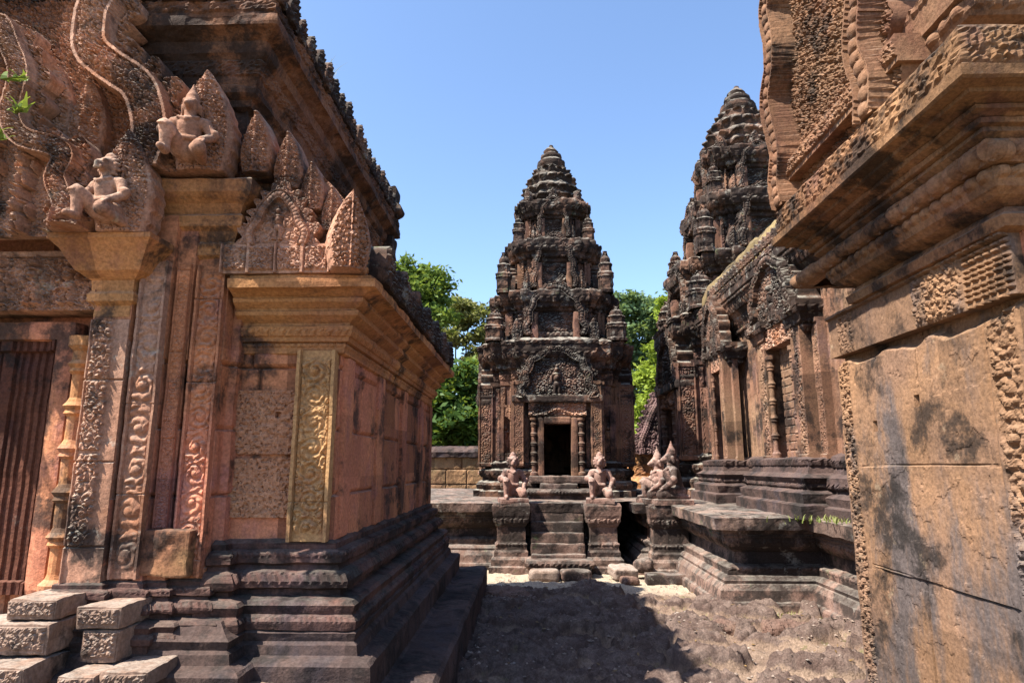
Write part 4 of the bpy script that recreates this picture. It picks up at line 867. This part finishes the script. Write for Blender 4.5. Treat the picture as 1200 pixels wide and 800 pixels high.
# ---------------------------------------------------------------- enclosure wall and rear gate
def rear():
    t = thing('enclosure_wall', 'low orange laterite enclosure wall with a dark coping behind the terrace', 'wall', (0, 16.5, 0))
    obj('wall', sweep(rect(-14, 14, 16.2, 16.8), T([(.06, 0), (.06, .3), (0, .32, 'j'), (0, 1.7)]), ds=.03, dt=.03, wob=.01, seed=71, cap=False), M_BRICK, t)
    obj('coping', sweep(rect(-14, 14, 16.2, 16.8), T([(0, 1.68), (.08, 1.7), (.1, 1.82), (.04, 1.88), (-.1, 1.95), (-.2, 1.97)]), ds=.06, dt=.03, wob=.02, seed=72), M_DARK, t)
    g_ = thing('gate_pavilion', 'small gate pavilion with a flame-edged pinkish gable seen between the two towers', 'gate', (3.1, 15.2, 0))
    obj('wall', sweep(rect(2.3, 4.0, 15.75, 16.15), T([(.15, .9), (.15, 1.1), (.05, 1.2), (0, 1.25, 'f'), (0, 2.0)]), ds=.02, dt=.02, wob=.01, seed=73), M_ORANGE, g_)
    obj('pediment', pediment([(.5, 0), (.52, .3), (.40, .6), (.28, .9), (.12, 1.2), (0, 1.4)], band=.06, flame=.2, fr=.07, th=.25, ty='foliage', tyh=.06, tf=9, res=.02, seed=75), M_PINK, g_, (3.15, 15.6, 1.75))
rear()

# ---------------------------------------------------------------- guardian statues on the terrace
kl = mesh_of('guardian_statue', kneel('lion'), True); kb = mesh_of('guardian_statue', kneel('bird'), True)
for me, x, y, rz, s, lab in ((kl, -.26, 9.78, 8, (.86, .95, 1.0), 'kneeling lion-faced stone guardian on the pedestal left of the stair'), (kl, 1.02, 9.78, -6, (.86, .95, 1.0), 'kneeling lion-faced stone guardian on the pedestal right of the stair'),
                       (kb, 1.86, 9.72, -80, .98, 'pointed-crown stone guardian in profile, shorter and farther of the pair on the corner pedestal'), (kb, 2.02, 9.5, -92, 1.08, 'tall pointed-crown stone guardian in profile, nearest the hall on the corner pedestal')):
    o = obj('guardian_statue', me, M_STAT, None, (x, y, TZ + .05), rz, s, smooth=True); tag(o, lab, 'statue', 'kneeling guardian statues')
    b = obj('statue_base', bx(-.24, .24, -.28, .22, -.06, .015, res=.03, rd=.01, amp=.004), M_STAT, o, (x, y, TZ + .05), rz, s)

# ---------------------------------------------------------------- loose stones at the foot of the stair and on the path
def stone_thing(lab, mb, mat, loc, rz=0, name='stone_block', cat='stone block', group='loose stones by the path', rx=0):
    return tag(obj(name, mb, mat, None, loc, rz, rx=rx), lab, cat, group)
stone_thing('reddish worn stone block, left of the two at the foot of the stair', block(.4, .26, .15, res=.02, rd=.05, amp=.012, seed=3), M_PALE, (.17, 9.03, .0))
stone_thing('greyish worn stone block, right of the two at the foot of the stair', block(.4, .26, .15, res=.02, rd=.05, amp=.012, seed=6), M_TERR, (.59, 9.03, .0), 2)
stone_thing('tilted pale block fallen beside the right stair pedestal', block(.34, .3, .13, res=.02, rd=.03, amp=.014, seed=8), M_PALE, (1.22, 9.1, .05), 14, rx=8)
stone_thing('round-edged grey drum stone leaning on the corner pedestal', block(.26, .26, .2, res=.02, rd=.09, amp=.012, seed=9), M_TERR, (1.5, 9.15, .08), 0, rx=-10)
stone_thing('long low footing stone in front of the corner pedestal', block(.62, .24, .14, res=.025, rd=.02, amp=.01, seed=10), M_TERR, (1.78, 8.82, 0))
stone_thing('small stone lying in front of the long footing stone', block(.22, .2, .1, res=.02, rd=.05, amp=.015, seed=12), M_LAT, (1.25, 8.75, 0), 20)
stone_thing('rounded laterite block in the sunlit ground below the terrace corner', block(.34, .26, .13, res=.016, rd=.07, amp=.02, f=11, seed=14), M_LAT, (1.72, 6.35, -.03), 10)
stone_thing('broad humped laterite block beside the dry grass in the sunlit ground', block(.5, .34, .14, res=.016, rd=.07, amp=.025, f=10, seed=15), M_LAT, (2.32, 6.25, -.03), -8)
stone_thing('dark low laterite block against the shrine steps', block(.5, .4, .2, res=.02, rd=.1, amp=.03, seed=16), M_LAT, (-.28, 7.5, -.03), 5)

# ---------------------------------------------------------------- trees, shrubs and weeds
def leaves(pts, size, up=.5):
    n = len(pts); a = rng.normal(size=(n, 3)); a[:, 2] *= .6; a /= np.linalg.norm(a, axis=1)[:, None]
    b = rng.normal(size=(n, 3)); b -= (b * a).sum(1)[:, None] * a; b /= np.linalg.norm(b, axis=1)[:, None]
    s = size * (.6 + .8 * rng.random(n))[:, None]
    V = np.stack([pts - a * s, pts + b * s * .42, pts + a * s, pts - b * s * .42], 1)
    return MB().add(V, np.arange(4 * n).reshape(n, 4))
def limb(mb, a, b, r1, r2, seed):
    a = np.array(a, float); b = np.array(b, float); k = 7; n = 10; d = b - a; d /= np.linalg.norm(d); u = np.cross(d, [.3, .9, .2]); u /= np.linalg.norm(u); v = np.cross(d, u)
    r_ = np.random.default_rng(seed); off = np.cumsum(r_.normal(0, .03 * np.linalg.norm(b - a), (k, 3)), 0); off -= np.linspace(0, 1, k)[:, None] * off[-1]; off[0] = 0
    th = np.arange(n) / n * 2 * np.pi; P = []
    for i in range(k):
        t = i / (k - 1); c = a + (b - a) * t + off[i] * math.sin(t * math.pi); r = r1 + (r2 - r1) * t; P.append(c + r * (np.cos(th)[:, None] * u + np.sin(th)[:, None] * v))
    mb.add(np.array(P), gridq(k, n, True))
def tree(name, lab, cat, base, h, clumps, n, mat, size, seed, tr=.16, group=None, sub=26):
    """clumps: (dx, dy, z, rx, rz) crown lobes relative to the base"""
    r_ = np.random.default_rng(seed); t = thing(name, lab, cat, base, group); mb = MB()
    limb(mb, base, (base[0] + .1, base[1], base[2] + h * .55), tr, tr * .6, seed)
    pts = []; tot = sum(c[3] ** 2 * c[4] for c in clumps)
    for i, (dx, dy, z, rx, rz) in enumerate(clumps):
        c = np.array(base) + (dx, dy, z); limb(mb, (base[0] + .1, base[1], base[2] + h * .4), c, tr * .5, .03, seed + i)
        k = int(n * rx ** 2 * rz / tot); q = r_.normal(size=(sub, 3)); q /= np.linalg.norm(q, axis=1)[:, None]; q *= (r_.random(sub) ** .4)[:, None]
        cc = c + q * (rx, rx, rz) * .85; w_ = r_.random(sub) ** 1.2 + .1; ii = r_.choice(sub, k, p=w_ / w_.sum())
        o = r_.normal(size=(k, 3)) * (np.array([rx, rx, rz * .75]) * .17); pts.append(cc[ii] + o)
    obj('trunk', mb, M_BARK, t, smooth=True); obj('crown', leaves(np.concatenate(pts), size), mat, t); return t
tree('broad_tree', 'dense round-crowned green tree rising behind the shrine roof', 'tree', (-5.0, 26, 0), 9, [(-.6, 0, 8.2, 1.5, 1.3), (.6, .2, 8.6, 1.3, 1.2), (.2, -.3, 7.2, 1.7, 1.3), (-1.6, 0, 7.0, 1.6, 1.4), (1.0, .3, 7.6, 1.0, .9), (-.4, .1, 9.4, .9, .7)], 26000, L_MID, .13, 1)
tree('feathery_tree', 'sparse feathery olive tree between the shrine roof and the open-door tower', 'tree', (-2.9, 30, 0), 10, [(0, 0, 8.6, 1.3, .8), (1.0, 0, 7.6, 1.1, .7), (-.8, .2, 7.6, 1.0, .7), (.6, .3, 6.6, 1.2, .7), (1.5, 0, 8.6, .7, .5)], 7000, L_DRY, .13, 2, tr=.09)
tree('feathery_tree', 'thin pale olive tree directly left of the open-door tower, lower than its neighbour', 'tree', (-1.2, 32, 0), 9, [(0, 0, 7.8, 1.2, .9), (-.9, 0, 6.6, 1.0, .7), (.7, 0, 6.4, 1.0, .7)], 6000, L_DRY, .13, 5, tr=.09)
tree('bushy_tree', 'dark low bushy tree above the orange wall beside the shrine', 'tree', (-3.0, 20.5, 0), 5, [(-.4, 0, 2.6, 1.2, 1.2), (.6, 0, 3.0, 1.2, 1.1), (-.2, .2, 4.2, 1.1, .9), (1.0, 0, 4.2, .8, .7), (1.5, .2, 2.4, 1.0, .9), (-1.3, 0, 3.6, 1.0, 1.0)], 22000, L_DEEP, .11, 3)
tree('bushy_tree', 'brighter green bushy tree close behind the open-door tower on its left', 'tree', (-1.5, 22, 0), 5, [(0, 0, 3.2, 1.0, 1.0), (.5, 0, 4.4, .9, .8), (-.5, .2, 4.6, .8, .7), (.8, 0, 2.2, .9, .9)], 12000, L_MID, .10, 4)
tree('tall_tree', 'hazy blue-green tree top seen between the two towers', 'tree', (5.6, 34, 0), 11, [(0, 0, 9.6, 1.6, 1.1), (-.9, 0, 8.3, 1.5, 1.1), (1.2, 0, 8.6, 1.5, 1.2), (0, .3, 7.2, 1.6, 1.0), (2.4, .3, 9.6, 1.3, 1.0), (-.2, 0, 5.8, 1.5, 1.0)], 20000, L_BLUE, .14, 6)
tree('creeper_tree', 'bright yellow-green creeper-covered tree in the gap between the two towers', 'tree', (4.5, 23, 0), 7, [(.55, 0, 6.9, .6, .8), (.25, 0, 5.7, .75, .8), (0, 0, 4.6, .8, .8), (-.1, 0, 3.5, .9, .8), (-.2, 0, 2.4, .9, .8), (1.2, .2, 6.2, .8, .9), (1.3, 0, 4.4, 1.0, 1.0)], 20000, L_YEL, .10, 7)
for i, (x, y, h) in enumerate(((-11, 27, 9), (-15, 31, 11), (10, 29, 10), (15, 33, 12), (1.5, 40, 8), (20, 30, 11), (-20, 28, 10), (8.5, 24, 6))):
    labs = ['wide green tree far left beyond the enclosure wall, hidden by the shrine', 'tall green tree beyond the wide tree on the far left', 'green tree right of the taller tower beyond the wall', 'tall green tree far right behind the hall', 'low green tree straight behind the open-door tower', 'outermost green tree on the far right', 'outermost green tree on the far left', 'small green tree just behind the taller tower']
    tree('broad_tree', labs[i], 'tree', (x, y, 0), h, [(0, 0, h * .85, h * .2, h * .15), (-h * .16, 0, h * .65, h * .18, h * .15), (h * .17, 0, h * .62, h * .19, h * .15), (0, 0, h * .45, h * .22, h * .15)], 6000, L_MID, .2, 20 + i, group='trees beyond the enclosure wall')
def tuft(lab, loc, n, hgt, sp, mat, name='weed_tuft', seed=0, cat='weed', wd=.008):
    r_ = np.random.default_rng(seed); mb = MB(); vs = []; fs = []
    for i in range(n):
        b = np.array([r_.normal(0, sp), r_.normal(0, sp * .5), 0]); a = r_.random() * 6.28; l = hgt * (.5 + .8 * r_.random()); d = np.array([math.cos(a), math.sin(a), 0]); s = np.array([-d[1], d[0], 0]) * wd
        k = 4; P = [];
        for j in range(k + 1):
            u = j / k; c = b + d * l * .5 * u * u + np.array([0, 0, l * u * (1 - .3 * u)]); ww = 1 - u * .9; P.append([c - s * ww, c + s * ww])
        if i == 0: P0 = P[0]
        if n < 20: P[0] = P0
        vs += [v for pr in P for v in pr]
        q = gridq(k + 1, 2) + i * 2 * (k + 1)
        if n < 20: q = np.where(q == i * 2 * (k + 1), 0, np.where(q == i * 2 * (k + 1) + 1, 1, q))
        fs.append(q)
    mb.add(np.array(vs), np.concatenate(fs))
    return tag(obj(name, mb, mat, None, loc), lab, cat, None, 'stuff' if n >= 60 else None)
tuft('green weeds growing along the terrace edge below the hall', (3.05, 6.5, TZ), 170, .075, .26, L_WEED, seed=1)
tuft('dry grass tuft at the foot of the inner terrace corner', (2.75, 6.95, .0), 160, .08, .25, L_DRY, seed=2)
tuft('dry grass tuft among laterite blocks in the sunlit ground', (1.9, 6.9, .01), 120, .06, .35, L_DRY, seed=3)
tuft('thin wiry weed sprouting from the shrine roof crest', (-1.55, 4.55, 4.42), 14, .32, .03, L_DRY, seed=4, wd=.004)
tuft('small green weed on the dark shrine step near the ground', (-.35, 7.1, .03), 60, .1, .12, L_MID, seed=5)
for i, (x, y, z) in enumerate(((-2.72, 3.05, 3.50), (-2.68, 3.05, 3.32), (-2.76, 3.05, 3.16))):
    tuft(('bright fern sprig high on the shrine gable', 'bright fern sprig in the middle of the shrine gable', 'bright fern sprig low on the shrine gable')[i], (x, y, z), 11, .10, .03, L_MID, name='fern_sprig', seed=8 + i, cat='fern', wd=.016)

def wood():
    pts = []
    for i in range(150):
        x = -70 + i * 1.0 + rng.normal(0, .6); y = 52 + rng.normal(0, 4); h = 5 + 3 * rng.random()
        q = rng.normal(size=(420, 3)) * (1.5, 1.5, h * .22) + (x, y, h * .5); pts.append(q)
    return leaves(np.concatenate(pts), .3)
tag(obj('distant_wood', wood(), L_MID), 'continuous distant green wood closing the view beyond the wall', 'wood', None, 'stuff')
for i, (x, y, h, m) in enumerate(((3.2, 19.5, 2.6, L_YEL), (4.6, 20.2, 2.4, L_YEL), (1.9, 19.8, 2.2, L_MID), (-2.6, 18.6, 1.5, L_DEEP), (-1.4, 18.8, 1.5, L_MID), (6.5, 19.5, 2.8, L_MID))):
    labs = ['yellow-green shrub behind the small gate gable', 'yellow-green shrub behind the wall beneath the creeper-covered tree', 'green shrub hidden behind the open-door tower', 'dark shrub peeking over the orange wall beside the shrine', 'small green shrub over the wall at the left foot of the open-door tower', 'green shrub behind the taller tower']
    tree('shrub', labs[i], 'shrub', (x, y, 0), h, [(0, 0, h * .75, h * .4, h * .3), (-h * .25, 0, h * .4, h * .4, h * .35), (h * .3, 0, h * .45, h * .4, h * .35)], 5000, m, .09, 60 + i, tr=.05)

def gravel():
    n = 5200; r_ = np.random.default_rng(4); mb = MB()
    x = r_.uniform(-.5, 3.0, n); y = r_.uniform(3.2, 9.3, n); k = vnoise(np.stack([x, y, 0 * x], -1), 1.6, 3) + .5 * r_.random(n) > .1
    x, y = x[k], y[k]; n = len(x); ico = np.array([(1, 0, 0), (0, 1, 0), (-1, 0, 0), (0, -1, 0), (0, 0, 1), (0, 0, -1)], float); sz = .004 + .016 * r_.random(n) ** 3
    V = ico[None] * (sz[:, None, None] * (1, .8, .6)) * r_.uniform(.7, 1.3, (n, 6, 1)); a = r_.random(n) * 6.28; c, s_ = np.cos(a)[:, None], np.sin(a)[:, None]
    V = np.stack([V[..., 0] * c - V[..., 1] * s_, V[..., 0] * s_ + V[..., 1] * c, V[..., 2]], -1) + np.stack([x, y, 0 * x + .03], -1)[:, None]
    P = PATH_H(x, y); V[..., 2] += (P - .03 + sz * .3)[:, None]
    F = np.array([(0, 1, 4), (1, 2, 4), (2, 3, 4), (3, 0, 4), (1, 0, 5), (2, 1, 5), (3, 2, 5), (0, 3, 5)])
    mb.add(V, (F[None] + np.arange(n)[:, None, None] * 6).reshape(-1, 3)); return mb
def PATH_H(x, y):
    me = bpy.data.meshes['path']; co = np.empty(len(me.vertices) * 3, f32); me.vertices.foreach_get('co', co); co = co.reshape(-1, 3)
    nx = len(np.arange(-.9, 3.4, .016)); i = np.round((y - 1.5) / .018).astype(int); j = np.round((x + .9) / .016).astype(int); return co[i * nx + j, 2]
tag(obj('gravel', gravel(), M_PALE), 'loose grit and small pebbles scattered over the path', 'gravel', None, 'stuff')
def litter():
    n = 420; r_ = np.random.default_rng(6); x = r_.uniform(-.5, 3.0, n); y = r_.uniform(3.2, 9.4, n)
    pts = np.stack([x, y, PATH_H(x, y) + .008], -1); a = r_.random(n) * 6.28; s_ = r_.uniform(.012, .03, n)
    d = np.stack([np.cos(a), np.sin(a), r_.normal(0, .25, n)], -1) * s_[:, None]; b = np.stack([-np.sin(a), np.cos(a), r_.normal(0, .25, n)], -1) * s_[:, None] * .4
    return MB().add(np.stack([pts - d, pts + b, pts + d, pts - b], 1), np.arange(4 * n).reshape(n, 4))
tag(obj('leaf_litter', litter(), leafmat('dry_fallen_leaves', (.12, .07, .03), (.22, .14, .06), .1)), 'small dry brown leaves fallen over the path', 'leaf litter', None, 'stuff')
